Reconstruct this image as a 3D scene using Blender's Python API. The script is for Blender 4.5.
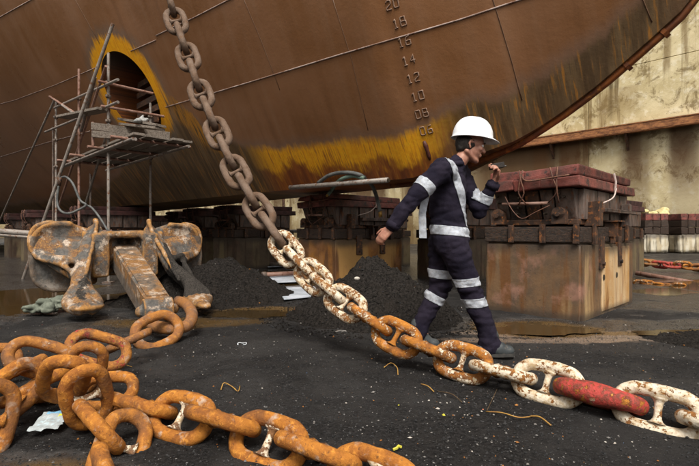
import bpy, bmesh, math, random
import numpy as np
from mathutils import Vector, Matrix, noise
from mathutils.bvhtree import BVHTree
for o in list(bpy.data.objects): bpy.data.objects.remove(o)
SC = bpy.context.scene; COL = SC.collection
R = math.radians
random.seed(7)
# ------------------------------------------------------------------ camera, sky, sun, exposure
F = 466.0; CX = 349.5; CY = 233.0; CH = 0.9           # focal length in photo pixels, principal point, eye height
cam = bpy.data.objects.new('camera', bpy.data.cameras.new('camera')); COL.objects.link(cam)
cam.location = (0, 0, CH); cam.rotation_euler = (R(90), 0, 0)
cam.data.sensor_width = 36; cam.data.lens = 24; cam.data.clip_start = 0.05; cam.data.clip_end = 900
SC.camera = cam
W = bpy.data.worlds.new('World'); SC.world = W; W.use_nodes = True
wn = W.node_tree.nodes; wl = W.node_tree.links
sky = wn.new('ShaderNodeTexSky'); sky.sky_type = 'NISHITA'; sky.sun_disc = False
SUN_EL, SUN_AZ = 54, 178          # azimuth measured clockwise from +Y (north)
sky.sun_elevation = R(SUN_EL); sky.sun_rotation = R(SUN_AZ); sky.dust_density = 4.0; sky.air_density = 1.0; sky.ozone_density = 0.6
hsv = wn.new('ShaderNodeHueSaturation'); hsv.inputs['Saturation'].default_value = 0.0   # overcast: a nearly grey sky
wl.new(sky.outputs[0], hsv.inputs['Color']); wl.new(hsv.outputs[0], wn['Background'].inputs['Color'])
wn['Background'].inputs['Strength'].default_value = 0.095
sl = bpy.data.lights.new('sun', 'SUN'); sl.energy = 1.5; sl.angle = R(20); sl.color = (1, .95, .86)
so = bpy.data.objects.new('sun', sl); COL.objects.link(so)
az = R(SUN_AZ); el = R(SUN_EL)
sd = Vector((math.sin(az)*math.cos(el), math.cos(az)*math.cos(el), math.sin(el)))
so.rotation_euler = sd.to_track_quat('Z', 'Y').to_euler(); so.location = (0, -5, 30)
SC.view_settings.view_transform = 'Standard'; SC.view_settings.look = 'None'
SC.view_settings.exposure = 1.2; SC.view_settings.gamma = 1

def P(px, py, Y): return Vector(((px-CX)/F*Y, Y, CH+(CY-py)/F*Y))
def G(px, py, z=0.0):
    Y = (CH-z)*F/(py-CY); return Vector(((px-CX)/F*Y, Y, z))
# ------------------------------------------------------------------ object helpers
def setp(o, label=None, cat=None, group=None, kind=None):
    if label: o['label'] = label
    if cat: o['category'] = cat
    if group: o['group'] = group
    if kind: o['kind'] = kind
    return o
def empty(name, loc, label, cat, group=None, rz=0.0):
    o = bpy.data.objects.new(name, None); COL.objects.link(o); o.location = loc; o.rotation_euler = (0, 0, rz)
    o.empty_display_size = .1
    setp(o, label, cat, group); bpy.context.view_layer.update(); return o
def link(name, me, mat, parent=None, mw=None, smooth=False):
    o = bpy.data.objects.new(name, me); COL.objects.link(o)
    if mat and not me.materials: me.materials.append(mat)
    if smooth:
        me.polygons.foreach_set('use_smooth', [True]*len(me.polygons))
    if parent is not None: o.parent = parent
    if mw is not None: o.matrix_basis = mw
    return o
def wmesh(name, me, mat, parent, smooth=False):
    """mesh given in world coordinates under a parent that may stand anywhere: origin moved to its middle"""
    n = len(me.vertices); co = np.empty(n*3, 'f'); me.vertices.foreach_get('co', co); co = co.reshape(-1, 3)
    c = (co.min(0)+co.max(0))/2; c = Vector([float(x) for x in c]); co -= np.array(c, 'f'); me.vertices.foreach_set('co', co.ravel())
    M = Matrix.Translation(c)
    if parent is not None:
        pm = Matrix.Identity(4); q = parent; chain = []
        while q is not None: chain.append(q); q = q.parent
        for q in reversed(chain): pm = pm @ q.matrix_basis
        M = pm.inverted() @ M
    return link(name, me, mat, parent, M, smooth)
def mesh(verts, faces, name='m'):
    me = bpy.data.meshes.new(name); me.from_pydata([tuple(v) for v in verts], [], faces); me.update(); return me
class B:
    """collects shapes into one mesh"""
    def __init__(s): s.v = []; s.f = []
    def add(s, v, f):
        n = len(s.v); s.v += [Vector(x) for x in v]; s.f += [tuple(i+n for i in q) for q in f]; return s
    def box(s, a, b, M=None, jit=0.0, taper=1.0):
        v = []
        for z in (a[2], b[2]):
            k = 1.0 if z == a[2] else taper
            cx, cy = (a[0]+b[0])/2, (a[1]+b[1])/2
            for x, y in ((a[0], a[1]), (b[0], a[1]), (b[0], b[1]), (a[0], b[1])):
                p = Vector((cx+(x-cx)*k, cy+(y-cy)*k, z))
                if jit: p += Vector((random.uniform(-jit, jit), random.uniform(-jit, jit), random.uniform(-jit, jit)))
                v.append(M @ p if M else p)
        return s.add(v, [(3, 2, 1, 0), (4, 5, 6, 7), (0, 1, 5, 4), (1, 2, 6, 5), (2, 3, 7, 6), (3, 0, 4, 7)])
    def tube(s, pts, r, n=8, closed=False, cap=True, rs=None, flat=1.0):
        pts = [Vector(p) for p in pts]; m = len(pts); rings = []; up = None
        for i, p in enumerate(pts):
            if closed: t = pts[(i+1) % m]-pts[i-1]
            else: t = pts[min(i+1, m-1)]-pts[max(i-1, 0)]
            t.normalize()
            if up is None:
                up = Vector((0, 0, 1)) if abs(t.z) < .9 else Vector((1, 0, 0))
            u = (up-t*up.dot(t)).normalized(); w = t.cross(u); up = u
            rr = rs[i] if rs else r
            rings.append([p+(u*math.cos(a)*flat+w*math.sin(a))*rr for a in [2*math.pi*k/n for k in range(n)]])
        v = [q for ring in rings for q in ring]; f = []
        for i in range(m if closed else m-1):
            j = (i+1) % m
            for k in range(n): f.append((i*n+k, i*n+(k+1) % n, j*n+(k+1) % n, j*n+k))
        if cap and not closed: f.append(tuple(range(n-1, -1, -1))); f.append(tuple((m-1)*n+k for k in range(n)))
        return s.add(v, f)
    def capsule(s, p0, r0, p1, r1, n=14, sq=1.0, side=None):
        p0, p1 = Vector(p0), Vector(p1); t = (p1-p0); L = t.length
        t = t.normalized() if L > 1e-6 else Vector((0, 0, 1))
        u = Vector(side) if side is not None else (Vector((0, 0, 1)) if abs(t.z) < .9 else Vector((0, 1, 0)))
        u = (u-t*u.dot(t)).normalized(); w = t.cross(u)
        prof = [(-r0*math.cos(a), r0*math.sin(a)) for a in [math.pi/2*k/5 for k in range(0, 6)]] + [(L+r1*math.sin(a), r1*math.cos(a)) for a in [math.pi/2*k/5 for k in range(0, 6)]]
        v = [p0+t*prof[0][0]]; f = []
        for d, r in prof[1:-1]: v += [p0+t*d+(u*math.cos(a)+w*math.sin(a)*sq)*r for a in [2*math.pi*k/n for k in range(n)]]
        v.append(p0+t*prof[-1][0]); m = len(prof)-2
        for k in range(n): f.append((0, 1+(k+1) % n, 1+k)); f.append((len(v)-1, 1+(m-1)*n+k, 1+(m-1)*n+(k+1) % n))
        for i in range(m-1):
            for k in range(n): f.append((1+i*n+k, 1+i*n+(k+1) % n, 1+(i+1)*n+(k+1) % n, 1+(i+1)*n+k))
        return s.add(v, f)
    def ball(s, c, r, M=None, n=16, m=10):
        c = Vector(c); r = r if hasattr(r, '__len__') else (r, r, r); v = []; f = []
        def tr(x, y, z):
            p = Vector((x*r[0], y*r[1], z*r[2])); return (M @ p if M else p)+c
        v.append(tr(0, 0, -1))
        for i in range(1, m):
            a = -math.pi/2+math.pi*i/m
            for k in range(n): v.append(tr(math.cos(a)*math.cos(2*math.pi*k/n), math.cos(a)*math.sin(2*math.pi*k/n), math.sin(a)))
        v.append(tr(0, 0, 1))
        for k in range(n): f.append((0, 1+(k+1) % n, 1+k)); f.append((len(v)-1, 1+(m-2)*n+k, 1+(m-2)*n+(k+1) % n))
        for i in range(m-2):
            for k in range(n): f.append((1+i*n+k, 1+i*n+(k+1) % n, 1+(i+1)*n+(k+1) % n, 1+(i+1)*n+k))
        return s.add(v, f)
    def prism(s, outline, y0, y1, M=None):
        """outline in x,z extruded along y"""
        n = len(outline); v = [Vector((x, y0, z)) for x, z in outline]+[Vector((x, y1, z)) for x, z in outline]
        if M: v = [M @ p for p in v]
        f = [tuple(range(n)), tuple(range(2*n-1, n-1, -1))]+[(i, i+n, (i+1) % n+n, (i+1) % n) for i in range(n)]
        return s.add(v, f)
    def mesh(s, name='m'):
        me = mesh(s.v, s.f, name); return me
    def obj(s, name, mat, parent=None, smooth=False, bevel=0.0, mw=None, seg=2):
        me = s.mesh(name)
        bm = bmesh.new(); bm.from_mesh(me); bmesh.ops.recalc_face_normals(bm, faces=bm.faces)
        if bevel:
            bmesh.ops.bevel(bm, geom=[e for e in bm.edges if len(e.link_faces) == 2 and e.calc_face_angle(0) > .5], offset=bevel, segments=seg, affect='EDGES', profile=.6)
        bm.to_mesh(me); bm.free()
        return link(name, me, mat, parent, mw, smooth)
    def world(s, name, mat, parent=None, smooth=False, bevel=0.0):
        me = s.mesh(name)
        bm = bmesh.new(); bm.from_mesh(me); bmesh.ops.recalc_face_normals(bm, faces=bm.faces)
        if bevel: bmesh.ops.bevel(bm, geom=[e for e in bm.edges if len(e.link_faces) == 2 and e.calc_face_angle(0) > .5], offset=bevel, segments=2, affect='EDGES', profile=.6)
        bm.to_mesh(me); bm.free()
        return wmesh(name, me, mat, parent, smooth)
def remeshed(b, voxel, smooth=3, name='m'):
    """voxel union of closed shapes, returned as a plain mesh"""
    me = b.mesh(name); o = bpy.data.objects.new('tmp', me); COL.objects.link(o)
    bm = bmesh.new(); bm.from_mesh(me); bmesh.ops.recalc_face_normals(bm, faces=bm.faces); bm.to_mesh(me); bm.free()
    m = o.modifiers.new('r', 'REMESH'); m.mode = 'VOXEL'; m.voxel_size = voxel; m.use_smooth_shade = True
    if smooth: q = o.modifiers.new('s', 'SMOOTH'); q.iterations = smooth; q.factor = .6
    dg = bpy.context.evaluated_depsgraph_get(); dg.update()
    out = bpy.data.meshes.new_from_object(o.evaluated_get(dg)); bpy.data.objects.remove(o); out.materials.clear()
    return out
def coords(me):
    co = np.empty(len(me.vertices)*3, 'f'); me.vertices.foreach_get('co', co); return co.reshape(-1, 3)
def displace(me, fn):
    me.update(); nr = np.empty(len(me.vertices)*3, 'f'); me.vertices.foreach_get('normal', nr); nr = nr.reshape(-1, 3)
    co = coords(me)
    d = np.array([fn(Vector(c)) for c in co.tolist()], 'f')
    me.vertices.foreach_set('co', (co+nr*d[:, None]).ravel()); me.update()
def copy_tree(o, parent=None):
    c = o.copy(); COL.objects.link(c); c.parent = parent
    for ch in list(o.children): copy_tree(ch, c)
    return c
def bezier(pts, n=24):
    """Catmull-Rom through points"""
    pts = [Vector(p) for p in pts]; q = [pts[0]*2-pts[1]]+pts+[pts[-1]*2-pts[-2]]; out = []
    per = max(2, n//(len(pts)-1))
    for i in range(len(pts)-1):
        a, b, c, d = q[i:i+4]
        for k in range(per):
            t = k/per; out.append(.5*((2*b)+(c-a)*t+(2*a-5*b+4*c-d)*t*t+(3*b-a-3*c+d)*t**3))
    out.append(pts[-1]); return out
# ------------------------------------------------------------------ material helpers
class N:
    def __init__(s, name):
        s.m = bpy.data.materials.new(name); s.m.use_nodes = True; s.t = s.m.node_tree; s.n = s.t.nodes; s.l = s.t.links
        s.b = s.n['Principled BSDF']; s.tc = s.n.new('ShaderNodeTexCoord'); s._vec = None
    def node(s, t, **k):
        x = s.n.new(t)
        for a, v in k.items(): setattr(x, a, v)
        return x
    def put(s, v, sock):
        if isinstance(v, bpy.types.NodeSocket): s.l.new(v, sock)
        elif v is not None:
            if hasattr(v, '__len__') and len(v) == 3 and len(sock.default_value) == 4: v = (*v, 1)
            sock.default_value = v
    def vec(s, scale=(1, 1, 1), rnd=True, src='Object'):
        v = s.tc.outputs[src]
        if rnd:
            oi = s.node('ShaderNodeObjectInfo'); mu = s.math('MULTIPLY', oi.outputs['Random'], 37.0)
            ad = s.node('ShaderNodeVectorMath', operation='ADD'); s.l.new(v, ad.inputs[0]); s.l.new(mu, ad.inputs[1]); v = ad.outputs[0]
        mp = s.node('ShaderNodeMapping'); mp.inputs['Scale'].default_value = scale; s.l.new(v, mp.inputs[0]); return mp.outputs[0]
    def math(s, op, a, b=None, c=None, clamp=False):
        x = s.node('ShaderNodeMath', operation=op, use_clamp=clamp); s.put(a, x.inputs[0])
        if b is not None: s.put(b, x.inputs[1])
        if c is not None: s.put(c, x.inputs[2])
        return x.outputs[0]
    def noise(s, v, scale, detail=6, rough=.6, dist=0.0):
        x = s.node('ShaderNodeTexNoise'); s.l.new(v, x.inputs['Vector']); x.inputs['Scale'].default_value = scale
        x.inputs['Detail'].default_value = detail; x.inputs['Roughness'].default_value = rough; x.inputs['Distortion'].default_value = dist
        return x.outputs['Fac']
    def voro(s, v, scale, feature='F1', out='Distance'):
        x = s.node('ShaderNodeTexVoronoi', feature=feature); s.l.new(v, x.inputs['Vector']); x.inputs['Scale'].default_value = scale
        return x.outputs[out]
    def ramp(s, f, lo, hi, a=0.0, b=1.0):
        x = s.node('ShaderNodeMapRange'); x.interpolation_type = 'SMOOTHSTEP'; s.put(f, x.inputs[0])
        for i, v in enumerate((lo, hi, a, b)): s.put(v, x.inputs[i+1])
        return x.outputs[0]
    def mix(s, f, a, b, mode='MIX'):
        x = s.node('ShaderNodeMix', data_type='RGBA', blend_type=mode); s.put(f, x.inputs[0]); s.put(a, x.inputs[6]); s.put(b, x.inputs[7]); return x.outputs[2]
    def bump(s, h, strength=.5, dist=.01, prev=None):
        x = s.node('ShaderNodeBump'); s.put(h, x.inputs['Height']); x.inputs['Strength'].default_value = strength; x.inputs['Distance'].default_value = dist
        if prev is not None: s.l.new(prev, x.inputs['Normal'])
        return x.outputs[0]
    def attr(s, name):
        x = s.node('ShaderNodeAttribute', attribute_name=name); return x.outputs['Fac']
    def sep(s, v):
        x = s.node('ShaderNodeSeparateXYZ'); s.l.new(v, x.inputs[0]); return x.outputs
    def done(s, col, rough=.7, nrm=None, metal=0.0, spec=.5):
        s.put(col, s.b.inputs['Base Color']); s.put(rough, s.b.inputs['Roughness']); s.put(metal, s.b.inputs['Metallic']); s.b.inputs['Specular IOR Level'].default_value = spec
        if nrm is not None: s.l.new(nrm, s.b.inputs['Normal'])
        return s.m
def simple(name, c1, c2, scale=8, rough=.75, bump=.4, dist=.004, stretch=(1, 1, 1), c3=None, lo=.35, hi=.65, spec=.3, metal=0.0):
    n = N(name); v = n.vec(stretch); a = n.noise(v, scale, 8, .65); col = n.mix(n.ramp(a, lo, hi), c1, c2)
    if c3: col = n.mix(n.ramp(n.noise(v, scale*2.7, 6, .7), .52, .64), col, c3)
    f = n.noise(v, scale*9, 4, .7)
    return n.done(col, n.ramp(a, .3, .7, rough-.12, min(1, rough+.12)), n.bump(n.math('ADD', n.math('MULTIPLY', f, .4), a), bump, dist), metal, spec)
def chain_mat():
    """rust under mud, under flaking white paint; the object colour says how much of each a link carries (r white, g mud, b red)"""
    n = N('chain_iron'); v = n.vec(); oi = n.node('ShaderNodeObjectInfo'); sp = n.node('ShaderNodeSeparateColor'); n.l.new(oi.outputs['Color'], sp.inputs[0])
    wa, ma, ra = sp.outputs
    a = n.noise(v, 9, 8, .65); b = n.noise(v, 34, 6, .7); c = n.noise(v, 120, 3, .6)
    rust = n.mix(n.ramp(a, .36, .62), (.40, .150, .022), (.23, .078, .016))
    rust = n.mix(n.ramp(b, .5, .68), rust, (.52, .215, .035))
    rust = n.mix(n.math('MULTIPLY', n.ramp(b, .42, .30), .6), rust, (.10, .036, .014))
    rust = n.mix(n.math('MULTIPLY', n.ramp(n.noise(v, 15, 5, .6), .56, .72), .75), rust, (.42, .34, .27))
    rust = n.mix(n.math('MULTIPLY', n.ramp(n.noise(v, 4.5, 5, .6), .50, .66), .75), rust, (.13, .055, .020)); rust = n.mix(n.math('MULTIPLY', n.ramp(n.noise(v, 48, 5, .75), .57, .66), .7), rust, (.075, .032, .016))
    rust = n.mix(n.math('MULTIPLY', n.ramp(wa, .52, .68), .8), rust, n.mix(n.ramp(b, .4, .6), (.15, .060, .018), (.26, .105, .025)))
    mud = n.mix(n.ramp(a, .35, .65), (.095, .060, .040), (.165, .115, .084))
    mud = n.mix(n.ramp(b, .55, .75), mud, (.12, .06, .03))
    col = n.mix(ma, rust, mud)
    pm = n.math('ADD', n.math('MULTIPLY', a, .30), n.math('ADD', n.math('MULTIPLY', n.noise(v, 22, 6, .68), .45), n.math('MULTIPLY', n.noise(v, 70, 4, .7), .25)))
    thr = n.math('SUBTRACT', .66, n.math('MULTIPLY', wa, .255))
    wm = n.math('MULTIPLY', n.ramp(pm, thr, n.math('ADD', thr, .018)), n.math('GREATER_THAN', wa, .01))
    white = n.mix(n.ramp(b, .42, .66), (.66, .57, .44), (.44, .31, .17)); white = n.mix(n.math('MULTIPLY', n.ramp(n.math('SUBTRACT', pm, thr), .035, .0), .7), white, (.45, .22, .06))
    col = n.mix(wm, col, white)
    rm = n.math('MULTIPLY', n.ramp(pm, n.math('SUBTRACT', .66, n.math('MULTIPLY', ra, .22)), n.math('SUBTRACT', .68, n.math('MULTIPLY', ra, .22))), n.math('GREATER_THAN', ra, .01))
    col = n.mix(rm, col, n.mix(n.ramp(b, .42, .60), (.40, .050, .038), (.17, .045, .028)))
    pa = n.math('ADD', wm, rm, clamp=True)
    h = n.math('ADD', n.math('MULTIPLY', b, .8), n.math('ADD', n.math('MULTIPLY', c, .25), n.math('MULTIPLY', pa, .35)))
    return n.done(col, n.ramp(pa, 0, 1, .85, .6), n.bump(h, 1.0, .009), 0, .25)
M = {}
M['chain'] = chain_mat()
M['stud'] = M['chain']
M['tube'] = simple('scaffold_steel', (.20, .17, .145), (.30, .26, .225), 6, .5, .3, .002, c3=(.14, .055, .022), metal=.2)
M['tube_rust'] = simple('rusty_tube', (.20, .10, .07), (.28, .17, .13), 6, .6, .3, .002, c3=(.12, .045, .02))
M['clamp'] = simple('clamp_iron', (.07, .06, .055), (.17, .13, .10), 20, .6, .5, .003, c3=(.16, .06, .025))
M['plank'] = simple('scaffold_plank', (.21, .17, .135), (.09, .07, .055), 3, .85, .5, .003, (1, 14, 14), c3=(.30, .26, .215))
M['timber'] = simple('tarred_timber', (.014, .010, .008), (.050, .032, .022), 5, .6, 1.0, .016, (3, 3, 9), c3=(.085, .035, .014))
M['iron'] = simple('dark_iron', (.024, .017, .014), (.075, .038, .022), 8, .6, .7, .006, c3=(.20, .075, .025))
M['redcap'] = simple('worn_red_paint', (.22, .062, .048), (.085, .036, .028), 4, .55, .9, .014, (1, 1, 1), c3=(.035, .026, .022))
M['shade_timber'] = simple('shade_darkened_timber', (.06, .026, .022), (.022, .014, .012), 5, .8, .6, .008)  # timber with the shade under the hull put into its colour
M['midsteel'] = simple('grimy_steel', (.040, .029, .024), (.145, .105, .085), 4, .55, .8, .010, (2.5, 2.5, .7), c3=(.13, .05, .022))
M['ledge'] = simple('rusted_ledge_steel', (.30, .12, .045), (.11, .042, .018), 2, .75, .5, .01, (1, 1, 3), c3=(.34, .15, .045))
M['hose'] = simple('hose_rubber', (.06, .06, .058), (.12, .12, .11), 8, .5, .2, .002)
M['hose_green'] = simple('green_hose_rubber', (.10, .16, .13), (.15, .20, .15), 8, .5, .2, .002)
M['brass'] = simple('brass', (.35, .2, .05), (.22, .12, .03), 20, .4, .2, .001, metal=.6)
M['wire'] = simple('rusty_wire', (.16, .07, .04), (.08, .04, .03), 20, .6, .2, .001)
M['white_rope'] = simple('pale_rope', (.55, .45, .40), (.40, .30, .26), 30, .8, .3, .001)
M['stem'] = simple('stem_red_oxide', (.24, .075, .020), (.09, .030, .014), 3, .5, .5, .008, c3=(.30, .11, .02))
M['faint'] = simple('faint_seam', (.15, .085, .05), (.12, .06, .032), 3, .5, .3, .002)
M['digit'] = simple('weld_digit', (.33, .22, .16), (.19, .11, .07), 30, .55, .3, .002)
M['seam'] = simple('weld_seam_metal', (.20, .12, .085), (.42, .33, .29), 3, .45, .3, .002, c3=(.15, .07, .04))
M['mark'] = simple('dark_scrape', (.05, .014, .01), (.09, .03, .02), 10, .5, .2, .002)
# ------------------------------------------------------------------ ship frame: C0 on the keel line, AFT away to the left, NR towards the camera side
C0 = Vector((1.187, 6.75, 0)); AFT = Vector((-.70, .714, 0)).normalized(); FAR = Vector((.714, .70, 0)).normalized(); NR = -FAR
KEEL = 1.66; DECK = 8.4
def interp(x, tab):
    if x <= tab[0][0]: return tab[0][1]
    for (a, va), (b, vb) in zip(tab, tab[1:]):
        if x <= b: return va+(vb-va)*(x-a)/(b-a)
    return tab[-1][1]
def on_centre_plane(px, py):
    d = Vector(((px-CX)/F, 1, (CY-py)/F)); o = Vector((0, 0, CH)); t = (C0-o).dot(FAR)/d.dot(FAR); p = o+d*t
    return (p-C0).dot(AFT), p.z
STEM = sorted([on_centre_plane(*q) for q in ((520, 143), (560, 117), (600, 87), (645, 48), (690, 7))]+[(0.0, KEEL), (90, KEEL)])
s0, z0 = STEM[0]; STEM = [(s0-.9, z0+1.35), (s0-1.7, z0+3.2), (s0-2.2, z0+5.0)]+STEM; STEM.sort()
def zbot(s): return interp(s, STEM)
def halfw(s, h):
    w = interp(s, [(-6, .05), (-1.6, .10), (0, .45), (3, .62), (12, 1.0), (45, 4.0)])
    Bm = interp(s, [(-6, 2.0), (-1, 2.4), (0, 2.8), (6, 5.2), (14, 8.5), (45, 11)])
    k = interp(s, [(-6, .40), (0, .56), (5, .66), (12, 1.1), (45, 2.6)])
    return w+Bm*(1-math.exp(-k*h/Bm))
def hull_point(s, z, side=1):
    return C0+AFT*s+NR*side*halfw(s, max(0, z-zbot(s)))+Vector((0, 0, z))
def build_hull():
    ss = [STEM[0][0]+.05]
    while ss[-1] < 46: ss.append(ss[-1]+(.13 if ss[-1] < 11 else .9))
    NV = 58; vs = []; fs = []
    for s in ss:
        zb = zbot(s); ring = []
        hs = [(DECK-zb)*((j/NV)**1.25) for j in range(NV+1)]
        ring = [hull_point(s, zb+h, 1) for h in reversed(hs)]+[hull_point(s, zb+h, -1) for h in hs]
        vs += ring
    K = 2*(NV+1)
    for i in range(len(ss)-1):
        for k in range(K):
            fs.append((i*K+k, i*K+(k+1) % K, (i+1)*K+(k+1) % K, (i+1)*K+k))
    fs.append(tuple(range(K-1, -1, -1))); fs.append(tuple((len(ss)-1)*K+k for k in range(K)))
    me = mesh(vs, fs, 'hull'); bm = bmesh.new(); bm.from_mesh(me); bmesh.ops.recalc_face_normals(bm, faces=bm.faces); bm.to_mesh(me); bm.free()
    return me
hull_me = build_hull()
BV = BVHTree.FromPolygons([v.co.copy() for v in hull_me.vertices], [tuple(p.vertices) for p in hull_me.polygons])
def cast(px, py):
    d = Vector(((px-CX)/F, 1, (CY-py)/F)).normalized(); h = BV.ray_cast(Vector((0, 0, CH)), d); return h[0], h[1]
def sz(p): return (p-C0).dot(AFT), p.z
# the paint's lower limit on the plating (height above keel, by distance aft) and the thruster tunnel
BND = []
for px, py in ((190, 118), (215, 140), (250, 156), (300, 154), (350, 149), (400, 146), (430, 136), (480, 112), (520, 100), (560, 80), (600, 50), (650, 6)):
    h, n_ = cast(px, py)
    if h is not None: s, z = sz(h); BND.append((s, z-zbot(s)))
BND.sort(); BND = [b for b in BND if b[0] < 5.2]
BND = [(a, b+.10) for a, b in BND]
BND += [(BND[-1][0]+.5, 1.9), (BND[-1][0]+1.6, 1.5), (8.5, .7), (12, .35), (50, .3)]
tc_, _n = cast(131, 96); TS, TZ = sz(tc_); TR = .80
# cut the tunnel
def cutter():
    b = B(); c = C0+AFT*TS+Vector((0, 0, TZ)); n = 56; v = []
    o1 = halfw(TS, TZ+TR-KEEL)+1.2; o0 = halfw(TS, TZ-TR-KEEL)-1.5
    for o in (o0, o1):
        for k in range(n):
            a = 2*math.pi*k/n; v.append(c+NR*o+AFT*(TR*math.cos(a))+Vector((0, 0, TR*math.sin(a))))
    f = [tuple(range(n)), tuple(range(2*n-1, n-1, -1))]+[(k, n+k, n+(k+1) % n, (k+1) % n) for k in range(n)]
    b.add(v, f); return b, o0
cb, TUN0 = cutter()
ho = bpy.data.objects.new('hull', hull_me); COL.objects.link(ho)
cme = cb.mesh(); bm = bmesh.new(); bm.from_mesh(cme); bmesh.ops.recalc_face_normals(bm, faces=bm.faces); bm.to_mesh(cme); bm.free()
co_ = bpy.data.objects.new('c', cme); COL.objects.link(co_)
md = ho.modifiers.new('b', 'BOOLEAN'); md.object = co_; md.operation = 'DIFFERENCE'; md.solver = 'EXACT'
dg = bpy.context.evaluated_depsgraph_get(); dg.update()
hm = bpy.data.meshes.new_from_object(ho.evaluated_get(dg)); bpy.data.objects.remove(ho); bpy.data.objects.remove(co_)
hm.name = 'hull'; hm.materials.clear()
bare = []; ring = []; su = []; zu = []; inn = []
for v in hm.vertices:
    s, z = sz(v.co); h = z-zbot(s); o = (v.co-C0).dot(NR)
    bare.append(interp(s, BND)-h); r_ = math.hypot(s-TS, z-TZ)-TR; ring.append(r_); su.append(s); zu.append(z)
    inn.append(1.0 if (r_ < .02 and o < halfw(s, max(0, h))-.04) else 0.0)
fi = []
for p in hm.polygons:
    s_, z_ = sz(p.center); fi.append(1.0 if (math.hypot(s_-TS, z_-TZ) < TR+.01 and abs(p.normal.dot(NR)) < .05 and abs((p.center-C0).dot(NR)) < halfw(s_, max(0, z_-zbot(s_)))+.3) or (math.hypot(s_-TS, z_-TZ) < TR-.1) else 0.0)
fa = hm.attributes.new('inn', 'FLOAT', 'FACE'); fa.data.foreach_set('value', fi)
for nm, dat in (('bare', bare), ('ring', ring), ('su', su), ('zu', zu)):
    a = hm.attributes.new(nm, 'FLOAT', 'POINT'); a.data.foreach_set('value', dat)
def hull_mat():
    n = N('hull_paint'); bare, ring, su, zu, inn = [n.attr(k) for k in ('bare', 'ring', 'su', 'zu', 'inn')]
    def cv(a, b, c=0.0):
        x = n.node('ShaderNodeCombineXYZ'); n.put(n.math('MULTIPLY', su, a), x.inputs[0]); n.put(n.math('MULTIPLY', zu, b), x.inputs[1]); x.inputs[2].default_value = c; return x.outputs[0]
    big = n.noise(cv(.5, .5), 1.4, 5, .6); streak = n.noise(cv(9, .9), 1.0, 6, .62); fine = n.noise(cv(30, 2.0, 3), 1.0, 5, .6); spot = n.noise(cv(6, 6, 9), 3, 6, .7)
    drip = n.noise(cv(5, .25, 5), 1.0, 4, .55)
    brown = n.mix(n.ramp(big, .35, .65), (.200, .086, .032), (.250, .116, .052))
    brown = n.mix(n.math('MULTIPLY', n.ramp(drip, .45, .75), .38), brown, (.265, .145, .080))
    brown = n.mix(n.math('MULTIPLY', n.ramp(drip, .46, .28), .28), brown, (.105, .044, .016))
    brown = n.mix(n.math('MULTIPLY', n.ramp(spot, .60, .78), .4), brown, (.08, .045, .035))
    # where the brown coat ends
    wavy = n.noise(cv(1.1, 1.1, 7), 1.0, 4, .6); edge = n.math('ADD', bare, n.math('MULTIPLY', n.math('SUBTRACT', fine, .5), .09)); edge = n.math('ADD', edge, n.math('MULTIPLY', n.math('SUBTRACT', streak, .5), .20)); edge = n.math('ADD', edge, n.math('MULTIPLY', n.math('SUBTRACT', wavy, .5), .35))
    bm_ = n.ramp(edge, -.08, .05)
    grey_edge = n.math('MULTIPLY', n.ramp(edge, -.22, -.02), .45)
    brown = n.mix(grey_edge, brown, (.16, .115, .09))
    olive = n.mix(n.ramp(streak, .35, .65), (.075, .040, .014), (.150, .090, .038))
    # yellow primer where the coat was blasted back, rust below it
    near0 = n.math('MULTIPLY', n.ramp(su, -.9, -.1), n.ramp(su, 3.4, 2.6))                # forefoot stretch
    yel = n.mix(n.ramp(fine, .30, .70), (.86, .40, .006), (.64, .24, .006))
    yel = n.mix(n.ramp(spot, .45, .7), yel, (.80, .40, .012))
    org = n.mix(n.ramp(streak, .35, .65), (.15, .036, .006), (.27, .075, .008))
    dep = n.math('ADD', n.math('ADD', edge, n.math('MULTIPLY', n.math('SUBTRACT', n.noise(cv(1.6, 1.0, 2), 1.0, 4, .6), .5), .9)), n.math('MULTIPLY', n.math('SUBTRACT', fine, .5), .18))
    fore = n.mix(n.ramp(dep, .22, .38), yel, org)
    b = n.mix(near0, olive, fore)
    b = n.mix(n.ramp(su, -2.7, -3.5), b, (.17, .075, .028))
    # runs of yellow on the bow and aft of the forefoot
    ys = n.math('MULTIPLY', n.ramp(fine, .53, .60), n.ramp(streak, .42, .60)); b = n.mix(n.math('MULTIPLY', ys, .85), b, (.36, .145, .018))
    dk = n.math('MULTIPLY', n.ramp(fine, .42, .34), .45); b = n.mix(dk, b, (.045, .028, .015))
    col = n.mix(bm_, brown, b)
    strip = n.math('MULTIPLY', n.math('MULTIPLY', n.ramp(dep, -.02, .05), n.ramp(dep, .50, .25)), n.math('MULTIPLY', n.ramp(su, 3.6, 4.2), n.ramp(su, 5.9, 5.4)))
    col = n.mix(n.math('MULTIPLY', strip, n.ramp(fine, .40, .52)), col, (.40, .17, .012))
    # halo round the tunnel
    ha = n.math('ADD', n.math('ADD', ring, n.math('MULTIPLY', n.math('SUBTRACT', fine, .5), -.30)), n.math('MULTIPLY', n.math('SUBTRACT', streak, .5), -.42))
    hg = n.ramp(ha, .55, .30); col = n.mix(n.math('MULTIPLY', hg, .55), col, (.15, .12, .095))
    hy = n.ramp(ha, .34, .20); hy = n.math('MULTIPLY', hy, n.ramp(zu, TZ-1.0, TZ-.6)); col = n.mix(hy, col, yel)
    tun = n.mix(n.ramp(spot, .4, .6), (.14, .040, .008), (.05, .018, .007)); tun = n.mix(n.ramp(n.math('SUBTRACT', su, TS), .62, .25), tun, (.014, .008, .006))  # shade inside the tunnel painted in, near black on the forward side
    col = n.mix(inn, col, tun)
    rough = n.math('ADD', n.ramp(big, .3, .7, .27, .42), n.math('MULTIPLY', bm_, .2))
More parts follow.
